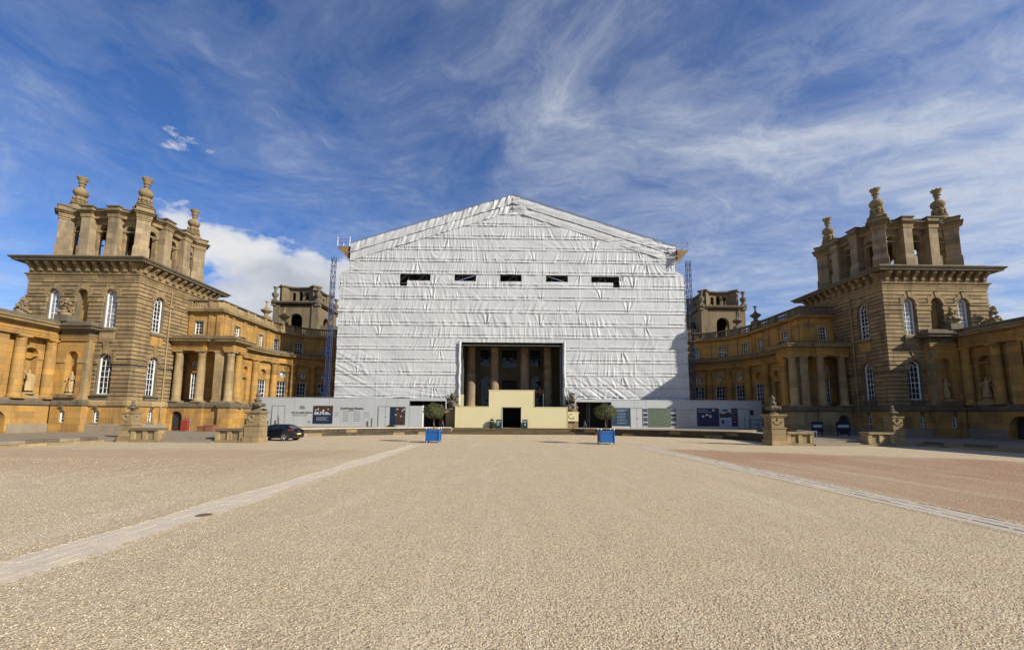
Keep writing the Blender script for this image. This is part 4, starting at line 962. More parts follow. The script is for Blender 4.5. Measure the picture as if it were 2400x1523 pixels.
# ------------------------------------------------------------------ main block inside the sheeting
mb_=empty('palace_main_block',(0,53,T_Z),'shadowy columned entrance front of the main block seen through the opening in the white sheeting','palace front')
PM=Path([(19.0,53.2),(-19.0,53.2)])
mops=[(19-(-3.35),1.3,3.2,7.0,'arch'),(19-3.1,1.3,3.2,7.0,'arch'),(19-(-.35),1.9,3.0,6.4,'rect'),(19-(-.35),2.1,8.0,10.4,'rect'),(19-(-3.4),1.5,8.2,10.4,'rect'),(19-3.0,1.5,8.2,10.4,'rect')]
m=MB(); wall(PM,0,38,T_Z,19.5,mops,.5,0,m); obj('wall',m,M['dark'],mb_)  # wall coloured dark to paint in the shade behind the sheeting
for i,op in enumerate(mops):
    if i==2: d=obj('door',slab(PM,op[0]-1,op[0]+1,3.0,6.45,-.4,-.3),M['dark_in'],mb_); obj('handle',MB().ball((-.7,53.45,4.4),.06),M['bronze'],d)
    else: window(mb_,PM,op,1,o=-.3,cols=4,rows=8 if op[4]=='arch' else 5,fr=.1,paint='shadepaint')
for i,x in enumerate((-5.02,-2.18,1.47,4.3)):
    m=MB().box(x-.62,x+.62,49.7,50.9,2.2,3.1) if 0 else MB()
    m.lathe(x,50.3,[(.62,2.9),(.62,3.05),(.53,3.2),(.53,6.5),(.50,9.5),(.46,11.6),(.60,12)],24); obj('column',m,M['belv'],mb_,smooth='auto')
obj('portico_entablature',MB().box(-7,6.6,49.6,51.2,12.0,14.5),M['tower'],mb_)
obj('podium',MB().box(-7.5,7.0,48.6,53.2,T_Z,2.9),M['pale'],mb_)
obj('side_pier',MB().box(-7.4,-6.35,49.2,53.1,2.9,12),M['tower'],mb_); obj('side_pier',MB().box(5.9,6.9,49.2,53.1,2.9,12),M['tower'],mb_)
obj('portico_ceiling',MB().box(-7,6.6,51.2,53.2,12.0,12.4),M['tower'],mb_)
# barrier boards leaning by the right-hand columns
t=empty('orange_barrier',(3.0,49.3,2.9),'orange and white plastic barrier board standing between the columns','barrier')
obj('board',MB().box(2.25,3.75,49.25,49.3,4.55,4.95),M['terracotta'],t); obj('leg',MB().box(2.3,2.4,49.31,49.36,2.9,4.6),M['white'],t); obj('leg',MB().box(3.6,3.7,49.31,49.36,2.9,4.6),M['white'],t)
# ------------------------------------------------------------------ scaffold sheeting
rng=np.random.default_rng(12)
LAT=rng.random((512,512))
def vnoise(x,y):
    xi=np.floor(x).astype(int); yi=np.floor(y).astype(int); fx=x-xi; fy=y-yi; fx=fx*fx*(3-2*fx); fy=fy*fy*(3-2*fy)
    g=lambda a,b: LAT[a%512,b%512]
    return (g(xi,yi)*(1-fx)+g(xi+1,yi)*fx)*(1-fy)+(g(xi,yi+1)*(1-fx)+g(xi+1,yi+1)*fx)*fy
def fbm(x,y,o=3):
    s_=0; a=.5
    for i in range(o): s_=s_+a*(vnoise(x*2**i+17*i,y*2**i+31*i)-.5); a*=.5
    return s_
WY=46.0; HW=19.62; HW2=18.6; ZB=3.72; APEX=(-.15,27.35)
def topz(x): return np.where(x<APEX[0], APEX[1]-(APEX[0]-x)*(APEX[1]-21.25)/(HW2+.0+APEX[0]+.0), APEX[1]-(x-APEX[0])*(APEX[1]-21.35)/(HW2-APEX[0]))
holes=[(-12.89,-9.44,17.04,17.78),(-12.89,-12.05,16.42,17.1),(-6.7,-4.26,17.05,17.82),(-1.55,.88,17.06,17.83),(3.71,6.19,17.07,17.79),(8.88,12.08,17.05,17.75),(11.35,12.08,16.48,17.1),(-5.88,5.62,3.0,10.03)]
seams=[ZB,5.0,6.35,7.75,9.15,10.55,11.9,13.4,14.9,16.3,17.85,19.3,20.7,22.1,23.6,25.0]
fans=[]
for k in range(46):
    fans.append((rng.uniform(-19,19),seams[rng.integers(1,len(seams))]+(-.03 if rng.random()<.7 else .06),rng.uniform(.5,1.3),rng.integers(5,9),rng.random()*6))
for xx in (-9.3,-9.2,-8.9,9.9,13.0,13.6,15.2,12.2,3.0,-3.2): fans.append((xx+rng.uniform(-.2,.2),seams[rng.integers(4,10)],rng.uniform(1.1,1.9),8,rng.random()*6))
def sheet_h(x,z,t,k,seamlen):
    e=t*(1-t)*4
    h=.07*e*(vnoise(x*.45+k*9.1,z*0+k)-.35)+.05*fbm(x*.7+k*3,z*.9,3)
    # scaffold tubes pressing: dashed creases just above the lower seam
    dash=(vnoise(x*1.35+k*13,x*0+k*3.7)>.42)
    h=h-.07*np.exp(-((t-.17)/.035)**2)*dash*(.6+.8*vnoise(x*.5,k+x*0))
    h=h+.04*np.exp(-((t-.27)/.06)**2)
    # upright wrinkles, strong in patches
    A=.22+.78*np.clip((vnoise(x*.16+k*.6+5,z*.13+2.3)-.36)*3.2,0,1)
    skew=(vnoise(x*.12+k*2.1,x*0+k*5.3)-.5)*1.6
    wv=vnoise((x+skew*z)*2.3+k*29,z*.35+k*7)+.6*vnoise((x+skew*z)*5.1,z*.6+k)
    h=h+A*.13*(np.abs(wv-.8)-.25)*np.clip(1.25-t,0.1,1)
    # slanting folds at both lower corners and the right jamb of the opening
    for (x0,zz0,wd,hd,sl,f,am) in ((-19.6,4.,4.2,6,1.0,1.5,.13),(6.,4.,12,2.9,1.35,1.25,.17),(19.4,8,4.5,9,-1.1,1.1,.10),(-19.4,17,2.5,4,.9,1.4,.08),(-9,4,6,1.5,.25,1.8,.08)):
        m=np.exp(-((x-x0)/wd)**2)*np.exp(-((z-zz0)/hd)**2) if x0!=6. else np.clip((x-5.4)/.8,0,1)*np.clip((18-x)/6,0,1)*np.exp(-((z-4)/2.0)**2)
        q=(z+(x-x0)*sl*.55)*f
        h=h+.75*am*m*(np.abs(vnoise(q*1.5,(x-z)*.22+k*.05+x0)-.5)*2-.4)
    # gathered fans hanging from ties
    for (xc,zc,rad,n,ph) in fans:
        if abs(zc-float(z.mean()))>2.0: continue
        sg=1 if n%2 else -1; d=(zc-z)*sg; u=(x-xc-.25*d*math.sin(ph*3))/(.10+.42*np.clip(d,0,9)); 
        h=h+.075*np.exp(-(u/1.1)**4)*np.cos(u*(3.6+n*.35)+ph)*np.clip((d+.05)/.25,0,1)*np.exp(-(d/rad)**2)*np.clip(1.2-np.abs(u)*.5,0,1)
    # seam roll, lower lip thrown forward over the next sheet
    h=h+.016*np.exp(-((np.mod(x-.3,2.05)-1.02)/.07)**2)*(.3+vnoise(x*.4,k+x*0))
    h=h+.085*np.exp(-(t/.04)**1.5)+.02*np.exp(-((1-t)/.05)**2)
    return h
sheet=empty('scaffold_sheeting',(0,WY,ZB),'huge white plastic sheeting stretched in bands over the scaffold round the main block','scaffold sheeting')
def grid_mesh(name,X,Y,Z,keep,mat,parent,org):
    ny,nx=X.shape; V=np.stack([X-org[0],Y-org[1],Z-org[2]],-1).reshape(-1,3)
    idx=np.arange(nx*ny).reshape(ny,nx); Fc=np.stack([idx[:-1,:-1],idx[:-1,1:],idx[1:,1:],idx[1:,:-1]],-1)[keep]
    used=np.zeros(len(V),bool); used[Fc.ravel()]=True; remap=np.cumsum(used)-1; V=V[used]; Fc=remap[Fc]
    me=bpy.data.meshes.new(name); me.vertices.add(len(V)); me.vertices.foreach_set('co',V.ravel()); me.loops.add(Fc.size)
    me.loops.foreach_set('vertex_index',Fc.ravel().astype(np.int32)); me.polygons.add(len(Fc)); me.polygons.foreach_set('loop_start',np.arange(0,Fc.size,4,dtype=np.int32))
    me.update(calc_edges=True); me.polygons.foreach_set('use_smooth',np.ones(len(Fc),bool)); me.materials.append(mat)
    o=bpy.data.objects.new(name,me); COL.objects.link(o); o.parent=parent; ORG[o]=Vector(org); return o
for k,(za,zb) in enumerate(zip(seams,seams[1:]+[27.3])):
    hw=HW if zb<=17.9 else HW2
    nx=int(2*hw/.058); nz=max(6,int((zb-za)/.055)); x=np.linspace(-hw,hw,nx)[None]*np.ones((nz,1)); t=np.linspace(0,1,nz)[:,None]*np.ones((1,nx))
    droop=.05*fbm(x*.25+k*11,x*0+k,2)+.02*fbm(x*1.6,x*0+k*7,2)
    z=za+t*(zb-za)+droop*(1-t); 
    if k==0: z=z+ (1-t)*(.10*np.sin(x*.9)+.12*fbm(x*1.2,x*0,3))
    lim=topz(x)-1.75; clamp=z>lim; zc=np.minimum(z,lim)
    x2=x+ (np.abs(x)>hw-.2)*np.sign(x)*.12*fbm(z*1.3,x*0+np.sign(x)*9,3)
    if k==0: x2=np.where(np.abs(x)>hw-.01,x2*1.0,x2)
    y=WY-sheet_h(x,zc,t,k,1)
    cxm=(x[:-1,:-1]+x[1:,1:])/2; czm=(z[:-1,:-1]+z[1:,1:])/2
    keep=~(clamp[:-1,:-1]&clamp[1:,1:]&clamp[:-1,1:]&clamp[1:,:-1])
    for a,b,c,d in holes: keep&=~((cxm>a)&(cxm<b)&(czm>c)&(czm<d))
    if keep.sum()==0: continue
    if zb<10.1:
        for kk in (keep&(cxm<0),keep&(cxm>=0)): grid_mesh('sheeting_strip',x2,y,zc,kk,M['sheet'],sheet,(0,WY,ZB))
    else: grid_mesh('sheeting_strip',x2,y,zc,keep,M['sheet'],sheet,(0,WY,ZB))
# raking strips under the gable slopes
for s in (-1,1):
    ex=HW2*s; L=math.hypot(HW2,6.05)
    for j,(d0,d1,of) in enumerate(((0,1.0,.12),(.92,1.95,.04))):
        nx=int(L/.06); nd=22; u=np.linspace(0,1,nx)[None]*np.ones((nd,1)); v=np.linspace(0,1,nd)[:,None]*np.ones((1,nx))
        x=APEX[0]+(ex-APEX[0])*u; d=d0+(d1-d0)*v; q=u*L
        z=topz(x)-d+.06*fbm(q*.8+s*9,v*0+j,3)*(1+v)
        A=.04+.10*np.clip((vnoise(q*.22+s*4+7,v*0+j)-.35)*2,0,1)+ .16*np.exp(-(q/1.6)**2)
        w=vnoise(q*1.5+d*(.9)*s+j*40+s*13,d*.5+j)+.5*vnoise(q*3.6+d*1.2*s,d*.9+j)
        if s>0: w=vnoise(q*.9+d*1.9+j*40,d*1.4+j+q*.3)+.5*vnoise(q*2.3+d*3,d*2+j)
        h=of+A*(np.abs(w-.75)*2-.4)+.05*np.sin(np.pi*v)+.03*np.exp(-((1-v)/.08)**2)
        grid_mesh('raking_strip',x,WY-h,z,np.ones((nd-1,nx-1),bool),M['sheet'],sheet,(0,WY,ZB))
    # eaves ridge tube
    m=MB(); m.tube((APEX[0],WY-.2,APEX[1]+.07),(ex,WY-.2,float(topz(np.array([ex]))[0])+.1),.05,6); obj('ridge_tube',m,M['steel'],sheet)
    # roof sheet and side sheet
    m=MB(); e=float(topz(np.array([ex*1.0]))[0]); m.add([(APEX[0],WY-.05,APEX[1]),(ex,WY-.05,e),(ex,68,e),(APEX[0],68,APEX[1])],[(0,1,2,3)]); obj('roof_sheet',m,M['sheet'],sheet)
    ny=90; nz=140; yy=np.linspace(WY,68,ny)[None]*np.ones((nz,1)); zz=np.linspace(ZB,e,nz)[:,None]*np.ones((1,ny))
    xx=s*(np.where(zz>17.85,HW2,HW)+.08*fbm(yy*1.1,zz*.5,3)+.09*(np.abs(((zz-ZB)%1.45)/1.45-.5)<.04))
    grid_mesh('side_sheet',xx,yy,zz,np.ones((nz-1,ny-1),bool),M['sheet'],sheet,(0,WY,ZB))
    m=MB().add([(s*HW,WY,17.85),(s*HW2,WY,18.5),(s*HW2,68,18.5),(s*HW,68,17.85)],[(0,1,2,3)]).add([(s*HW,WY,17.85),(s*HW2,WY,18.5),(s*HW2,WY,17.85)],[(0,1,2)]); obj('shoulder_sheet',m,M['sheet'],sheet)
# wrapped jambs and head of the opening
for x,a in ((-5.95,-1),(5.7,1)):
    nz=110; nx=7; zz=np.linspace(3.0,10.1,nz)[:,None]*np.ones((1,nx)); u=np.linspace(-1,1,nx)[None]*np.ones((nz,1))
    grid_mesh('jamb_sheet',x+.17*u+.10*fbm(zz*1.5+a,u*0,3),WY-.10-.16*(1-u*u)-.1*fbm(zz*2.2+a*5,u,3),zz,np.ones((nz-1,nx-1),bool),M['sheet'],sheet,(0,WY,ZB))
obj('rear_sheet',MB().add([(-HW2,68,ZB),(HW2,68,ZB),(HW2,68,21.2),(0,68,27.3),(-HW2,68,21.2)],[(0,1,2,3,4)]),M['sheet'],sheet)
# scaffold inside: standards, ledgers and boards
sc=empty('scaffold',(0,47,T_Z),'steel tube scaffold with board lifts standing behind the white sheeting','scaffold')
for y in (46.45,47.7):
    for i in range(-9,10):
        x=i*2.05+.3
        if abs(x)<6.2: obj('standard',MB().tube((x,y,10.3),(x,y,20),.03,6),M['steel'],sc)
        else: obj('standard',MB().tube((x,y,T_Z),(x,y,20),.03,6),M['steel'],sc)
    for z in (10.3,12.3,14.3,16.3,16.9,18.3): obj('ledger',MB().tube((-18.5,y,z),(18.5,y,z),.03,6),M['steel'],sc)
for z in (10.4,12.4,14.4,16.35,18.4): obj('board_lift',MB().box(-18.4,18.4,46.5,47.65,z,z+.04),M['board'],sc)
m=MB()
for i in range(18): m.tube((-18+2.05*i,46.5,16.4),(-16+2.05*i,46.5,18.2),.028,6)
obj('brace',m,M['steel'],sc)
for x in (5.55,-5.75):
    for y in (46.4,47.6,48.4): obj('standard',MB().tube((x,y,T_Z),(x,y,10.3),.03,6),M['steel'],sc)
obj('netting',MB().add([(5.62,46.15,3),(5.62,49.3,3),(5.62,49.3,10),(5.62,46.15,10)],[(0,1,2,3)]),M['dark_in'],sc); obj('netting',MB().add([(-5.95,46.15,3),(-5.95,49.3,3),(-5.95,49.3,10),(-5.95,46.15,10)],[(0,1,2,3)]),M['dark_in'],sc)
obj('soffit_board',MB().box(-5.9,5.6,46.1,49.4,10.05,10.1),M['dark_in'],sc)
obj('ledger',MB().tube((-5.85,46.25,9.72),(5.6,46.25,9.72),.035,6),M['steel'],sc)
# masts beside the sheeting
def mast(s,x0,x1,y0,z1,matk,label):
    t=empty('lattice_mast',(s*(x0+x1)/2,y0,T_Z),label,'mast'); y1=y0+(x1-x0)
    for x in (x0,x1):
        for y in (y0,y1): obj('leg',MB().tube((s*x,y,T_Z),(s*x,y,z1),.027,6),M[matk],t)
    m=MB(); z=T_Z; k=0
    while z<z1-.1:
        zn=min(z+.62,z1)
        for (a,b),(c,d) in (((x0,y0),(x1,y0)),((x1,y0),(x1,y1)),((x1,y1),(x0,y1)),((x0,y1),(x0,y0))):
            m.tube((s*a,b,z),(s*c,d,z),.022,5); m.tube((s*a,b,z),(s*c,d,zn),.02,5) if k%2 else m.tube((s*c,d,z),(s*a,b,zn),.02,5)
            if s<0 and z<17.3: m.tube((s*a,b,zn),(s*c,d,z),.02,5)
        z=zn; k+=1
    obj('bracing',m,M[matk],t,kind='stuff')
M['mastnet']=plain('blue_debris_net',(.035,.085,.30),.8,var=.35,scale=14)
mast(-1,20.25,20.66,45.8,19.7,'maststeel','blue lattice hoist mast beside the left edge of the white sheeting')
mast(1,19.85,20.28,45.8,19.75,'mastdark','dark blue lattice hoist mast beside the right edge of the white sheeting')
# bracketed look-out decks at the eaves
for s in (-1,1):
    t=empty('eaves_deck',(s*19.2,46.4,20.7),('timber scaffold deck with guard rails jutting from the left eaves of the sheeting' if s<0 else 'timber scaffold deck with guard rails jutting from the right eaves of the sheeting'),'scaffold deck','eaves decks of the scaffold')
    for j in range(5): obj('board',MB().box(min(s*18.5,s*19.85),max(s*18.5,s*19.85),45.4+.3*j,45.66+.3*j,20.7,20.75),M['board'],t)
    for yy in (45.3,47.0): obj('skirt',MB().add([(s*18.6,yy,20.7),(s*19.85,yy,20.68),(s*18.62,yy,19.35)],[(0,1,2)]),M['board'],t)
    for a,b in (((18.5,45.35,20.75),(18.5,45.35,21.8)),((19.85,45.35,20.75),(19.85,45.35,21.75)),((19.85,47.0,20.75),(19.85,47.0,21.75)),((18.3,45.35,21.55),(20.05,45.35,21.55)),((18.3,45.35,21.15),(19.95,45.35,21.15)),((19.85,45.2,21.55),(19.85,47.2,21.55)),((19.85,45.35,20.7),(18.65,45.35,19.1)),((19.85,47.0,20.7),(18.65,47.,19.1))):
        obj('rail',MB().tube((s*a[0],a[1],a[2]),(s*b[0],b[1],b[2]),.03,6),M['steel'],t)
# ------------------------------------------------------------------ hoarding
HY=44.9
def text_mesh(body,size,x,y,z,mat,parent,align='CENTER',bold=0.0,name='lettering'):
    cu=bpy.data.curves.new('t','FONT'); cu.body=body; cu.size=size; cu.align_x=align; cu.extrude=.003; cu.offset=bold; cu.resolution_u=2
    o=bpy.data.objects.new('t',cu); COL.objects.link(o); dg=bpy.context.evaluated_depsgraph_get(); me=bpy.data.meshes.new_from_object(o.evaluated_get(dg)); bpy.data.objects.remove(o)
    me.transform(Matrix.Rotation(math.pi/2,4,'X')); me.materials.clear(); me.materials.append(M[mat])
    q=bpy.data.objects.new(name,me); COL.objects.link(q); q.parent=parent; q.location=Vector((x,y,z))-ORG.get(parent,Vector((0,0,0))); return q
def lines(mb,x0,x1,zt,n,pitch,h,y,seed,gaps=True):
    rg=random.Random(seed)
    for i in range(n):
        x=x0; z=zt-i*pitch; end=x1-(x1-x0)*rg.uniform(0,.25)
        while x<end:
            w=rg.uniform(.06,.2); mb.box(x,min(x+w,end),y-.004,y,z-h,z); x+=w+.045
def hoarding(s):
    t=empty('hoarding',(s*18.8,HY,T_Z),('grey painted site hoarding with building-work notices to the left of the entrance' if s<0 else 'grey painted site hoarding with display boards in shade to the right of the entrance'),'hoarding','site hoardings on the terrace')
    x0,x1=(-26.95,-11.1) if s<0 else (10.6,26.95)
    n=13; rg=random.Random(4+s)
    for i in range(n):
        a=x0+(x1-x0)*i/n; b=x0+(x1-x0)*(i+1)/n; dy=rg.uniform(-.012,.012)
        obj('hoarding_panel',MB().box(a+.006,b-.006,HY+dy,HY+dy+.03,T_Z+.1,3.64+rg.uniform(-.012,.012)),M['hoard'],t)
    obj('kick_board',MB().box(x0,x1,HY-.04,HY+.02,T_Z,T_Z+.12),M['hoard'],t); obj('cap_rail',MB().box(x0,x1,HY-.03,HY+.10,3.655,3.70),M['hoard'],t)
    gx0,gx1=(-11.1,-7.13) if s<0 else (6.64,10.61)
    obj('header_board',MB().box(gx0-.02 if s<0 else gx0,gx1,HY-.02,HY+.04,3.40,3.70),M['hoard'],t); obj('jamb',MB().box(*( (gx1-.12,gx1) if s<0 else (gx0,gx0+.1)),HY-.02,HY+.1,2.6 if s<0 else T_Z,3.4),M['hoard'],t)
    obj('passage_wall',MB().box(gx0-.5,gx1+.5,48.4,48.5,T_Z,3.9),M['dark_in'],t); obj('passage_roof',MB().box(gx0-.4,gx1+.4,HY+.05,48.4,3.66,3.72),M['dark_in'],t)  # near-black boards put the shade of the opening into the colour
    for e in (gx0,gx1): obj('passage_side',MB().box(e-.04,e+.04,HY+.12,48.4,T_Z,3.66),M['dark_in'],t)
    return t
hl=hoarding(-1); hr=hoarding(1)
obj('short_panel',MB().box(-11.08,-9.72,HY-.02,HY+.03,T_Z,2.87),M['hoard'],hl); obj('gate_post',MB().box(-9.7,-9.55,HY-.04,HY+.04,T_Z,2.9),M['white'],hl)
def door(t,x0,x1,split,lab=None):
    y=HY-.045; d=obj('door',MB().box(x0,x1,y,y+.03,T_Z+.06,2.76),M['hoard'],t)
    for a,b,c,e in ((x0-.03,x0,T_Z,2.8),(x1,x1+.03,T_Z,2.8),(x0,x1,2.76,2.80),(split-.012,split+.012,T_Z+.06,2.75)): obj('door_gap',MB().box(a,b,y-.006,y+.01,c,e),M['ink'],d)
    obj('handle',MB().box(split+.05,split+.11,y-.05,y,1.62,1.72),M['ink'],d)
door(hl,-25.6,-24.3,-25.0); door(hl,-14.35,-13.15,-13.62); door(hr,12.65,13.9,13.3); door(hr,24.3,25.55,24.95)
for x in (-25.5,-24.72,-14.95): obj('bollard',MB().tube((x,HY-.35,T_Z),(x,HY-.35,1.55),.06,8),M['ink'],hl)
py=HY-.06
def poster(x0,x1,z0,z1,mat,parent,label): return obj('poster',MB().box(x0,x1,py,py+.03,z0,z1),M[mat],parent,label=label)
p=poster(-21.25,-19.2,.95,2.82,'navy',hl,'poster with a photo of people round a table above a navy text block')
obj('picture',MB().box(-21.2,-19.25,py-.006,py,1.86,2.77),M['brownprint'],p)
m=MB().add([(-21.15,py-.012,1.88),(-19.35,py-.012,1.88),(-19.75,py-.012,2.15),(-21.1,py-.012,2.18)],[(0,1,2,3)]); obj('picture',m,M['paleprint'],p)
m=MB()
for x,z,r_ in ((-21.0,2.35,.07),(-20.75,2.45,.08),(-20.2,2.3,.10),(-20.5,2.15,.06),(-19.7,2.45,.06)): m.ball((x,py-.006,z),r_,8,5,(1,.06,1.3)); 
obj('picture',m,M['skin'],p); m=MB()
for x,z,r_ in ((-20.6,2.05,.13),(-20.85,2.2,.10),(-20.05,2.05,.12),(-20.35,1.98,.11)): m.ball((x,py-.008,z),r_,8,5,(1,.06,1.1))
obj('picture',m,M['ink'],p)
m=MB(); lines(m,-20.9,-19.5,1.62,4,.11,.03,py-.002,3); obj('print_lines',m,M['paleprint'],p,kind='stuff')
text_mesh('You are making history',.235,-22.45,HY-.045,2.03,'ink',hl,bold=.008)
m=MB(); lines(m,-23.45,-21.5,1.90,2,.12,.035,HY-.03,5); lines(m,-22.7,-22.15,2.78,3,.12,.07,HY-.03,6); lines(m,-21.75,-21.5,1.2,2,.1,.05,HY-.03,8); obj('print_lines',m,M['ink'],hl,kind='stuff')
text_mesh('Roof Project Timeline',.27,-17.15,HY-.045,2.48,'ink',hl,bold=.010)
m=MB(); lines(m,-17.5,-16.8,2.36,1,.12,.05,HY-.03,9)
for x0,x1,z,n in ((-19.0,-18.45,2.12,3),(-18.1,-17.4,2.25,6),(-16.95,-16.15,2.25,6),(-15.85,-15.2,2.12,3)): lines(m,x0,x1,z,n,.2,.028,HY-.03,int(-x0*9))
obj('print_lines',m,M['ink'],hl,kind='stuff')
p=poster(-13.1,-11.5,.86,2.75,'navy',hl,'dark photo poster of hands at work with pale highlights'); obj('picture',MB().box(-12.55,-11.53,py-.006,py,.9,2.72),M['brownprint'],p)
m=MB()
for x,z in ((-12.35,2.5),(-11.8,2.35),(-11.65,2.5),(-12.5,1.9),(-11.95,1.75)): m.ball((x,py-.008,z),.09,7,5,(1.3,.06,.7))
obj('picture',m,M['paleprint'],p)
obj('ramp_wedge',MB().hexa([(-13.5,HY-.3,T_Z),(-12.3,HY-.3,T_Z),(-12.3,HY-.1,T_Z),(-13.5,HY-.1,T_Z),(-13.0,HY-.3,.9),(-12.9,HY-.3,.9),(-12.9,HY-.1,.9),(-13.0,HY-.1,.9)]),M['green'],hl)
p=poster(10.7,12.6,.9,2.8,'teal',hr,'teal information board with pale lines of text'); m=MB(); lines(m,10.95,12.3,2.62,2,.16,.05,py-.002,31)
for i in range(4): lines(m,11.2,12.2,2.2-i*.32,2,.1,.03,py-.002,40+i)
obj('print_lines',m,M['paleprint'],p,kind='stuff')
for x0,x1,sd in ((13.98,14.5,1),(16.98,17.55,2)):
    p=poster(x0,x1,.9,2.8,'paleprint',hr,'narrow column of black and white photographs'); rg=random.Random(sd)
    for i,(a,b) in enumerate(((2.35,2.72),(1.9,2.2),(1.35,1.8),(.95,1.2))): obj('picture',MB().box(x0+.03,x1-.03,py-.006,py,a,b),M['ink' if i%2==0 else 'navy'],p)
p=poster(14.55,16.93,.78,2.8,'olive',hr,'olive green board with lines of text'); m=MB(); lines(m,14.7,16.8,2.66,1,.2,.07,py-.002,50)
for i in range(5): lines(m,14.75,16.7,2.35-i*.3,2,.11,.025,py-.002,51+i)
obj('print_lines',m,M['ink'],p,kind='stuff')
p=poster(17.6,19.75,.9,2.75,'hoard',hr,'plain grey board with faint lines of text'); m=MB(); lines(m,17.8,19.6,2.6,1,.2,.06,py-.002,60)
for i in range(4): lines(m,17.8,19.5,2.3-i*.35,2,.12,.028,py-.002,61+i)
obj('print_lines',m,M['ink'],p,kind='stuff')
p=poster(19.85,22.2,.9,2.82,'indigo',hr,'dark indigo board with a white title line and small pictures'); m=MB(); lines(m,19.95,21.3,2.66,1,.2,.07,py-.002,70); m.box(19.95,21.35,py-.004,py,2.40,2.45); obj('print_lines',m,M['paleprint'],p,kind='stuff')
m=MB().box(20.35,20.6,py-.005,py,1.85,2.05).box(20.75,21.05,py-.005,py,2.0,2.2).box(21.15,21.4,py-.005,py,1.8,2.1).box(21.5,21.75,py-.005,py,2.5,2.7); obj('picture',m,M['skin'],p)
p=poster(22.25,23.55,.9,2.82,'paleprint',hr,'coloured picture poster with a dark red band over pale sketches'); obj('picture',MB().add([(22.27,py-.006,1.8),(23.53,py-.006,1.85),(23.53,py-.006,2.25),(23.2,py-.006,2.45),(22.7,py-.006,2.2),(22.27,py-.006,2.35)],[(0,1,2,3,4,5)]),M['brownprint'],p)
m=MB(); lines(m,22.35,23.4,1.6,5,.13,.04,py-.002,80); m.ball((22.6,py-.006,1.35),.16,8,5,(1,.06,1.6)); obj('picture',m,M['ink'],p)
obj('picture',MB().ball((22.9,py-.006,2.6),.2,8,5,(1.8,.05,.6)),M['teal'],p)
p=poster(23.6,24.2,.9,2.82,'purple',hr,'narrow purple board at the right end of the displays'); m=MB(); lines(m,23.7,24.1,2.6,5,.3,.06,py-.002,90); obj('print_lines',m,M['paleprint'],p,kind='stuff')
obj('notice',MB().box(25.65,25.98,py,py+.03,2.12,2.66),M['navy'],hr)
# railings of the ramp at the right end
t=empty('ramp_railing',(25.6,43.6,T_Z),'dark blue metal hand railing beside the ramp at the right end of the hoarding','railing')
for x in (24.6,25.5,26.4): obj('post',MB().tube((x,43.3,T_Z),(x,43.3,1.62),.03,6),M['mastdark'],t)
for z in (1.6,1.1): obj('rail',MB().tube((24.6,43.3,z+.06),(26.9,43.3,z-.12),.028,6),M['mastdark'],t)
# skip of scrap beside the left hoarding
t=empty('stacked_barriers',(-26.2,44.2,T_Z),'heap of stacked dark netting frames and white tubes between the carved pier and the hoarding','stacked frames')
rg=random.Random(9)
for i in range(7):
    z=T_Z+.05+i*.27; a=rg.uniform(-.06,.1); m=MB(); m.tube((-27.0,43.9+rg.uniform(-.2,.2),z),(-25.8,43.8,z+a+.12),.04,6); m.tube((-27.0,44.4,z),(-25.8,44.4,z+a),.04,6); m.tube((-25.82,43.8,z+a+.1),(-25.82,44.4,z+a),.04,6)
    obj('frame',m,M['white' if i<3 else 'steel'],t)
    if i>2: obj('net',MB().hexa([(-26.95,43.85,z-.1),(-25.9,43.85,z-.06),(-25.9,44.4,z-.06),(-26.95,44.4,z-.1),(-26.8,43.9,z+.12),(-26.0,43.9,z+.14),(-26.0,44.3,z+.12),(-26.8,44.3,z+.12)]),M['dark_in'],t)
# ------------------------------------------------------------------ cream entrance box
t=empty('entrance_box',(0,43.9,T_Z),'stepped cream painted hoarding box framing the dark entrance passage at the top of the steps','entrance box')
FY=43.9; x0,x1,u0,u1,d0,d1=-6.08,5.73,-2.56,2.23,-1.11,.82
def panel(a,b,c,d): obj('board_panel',MB().box(a,b,FY,FY+.05,c,d),M['cream'],t)
panel(x0,u0,T_Z,2.78); panel(u0,d0,T_Z,2.765); panel(d1,u1,T_Z,2.765); panel(u1,x1,T_Z,2.76); panel(u0,u1,2.768,4.52)
e=.05
for a,b,c,d in ((x0,u0-e,2.78,2.84),(u1+e,x1,2.76,2.82),(u0-e,u1+e,4.52,4.58)): obj('top_trim',MB().box(a-e if a==x0 else a,b+e if b==x1 else b,FY-.03,FY+.12,c,d),M['cream'],t)
for x,zt in ((x0,2.78),(x1-.06,2.76)): obj('corner_trim',MB().box(x,x+.06,FY-.03,FY,T_Z,zt),M['cream'],t)
for x in (u0,u1-.05): obj('corner_trim',MB().box(x,x+.05,FY-.03,FY,2.79,4.52),M['cream'],t)
for x in (d0-.06,d1): obj('door_trim',MB().box(x,x+.06,FY-.04,FY,T_Z,2.76),M['hoard'],t)
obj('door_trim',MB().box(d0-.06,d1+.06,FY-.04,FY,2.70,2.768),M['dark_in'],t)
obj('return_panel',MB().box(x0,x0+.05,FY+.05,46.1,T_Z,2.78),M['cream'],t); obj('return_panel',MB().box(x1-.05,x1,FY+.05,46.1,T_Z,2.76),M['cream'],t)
for x in (d0-.05,d1): obj('passage_side',MB().box(x,x+.05,FY+.05,48.5,T_Z,2.76),M['dark_in'],t)  # passage linings coloured near black to paint in the interior shade
obj('passage_roof',MB().box(d0-.05,d1+.05,FY+.05,48.5,2.77,2.8),M['dark_in'],t); obj('passage_end',MB().box(d0,d1,48.45,48.5,T_Z,2.76),M['dark_in'],t)
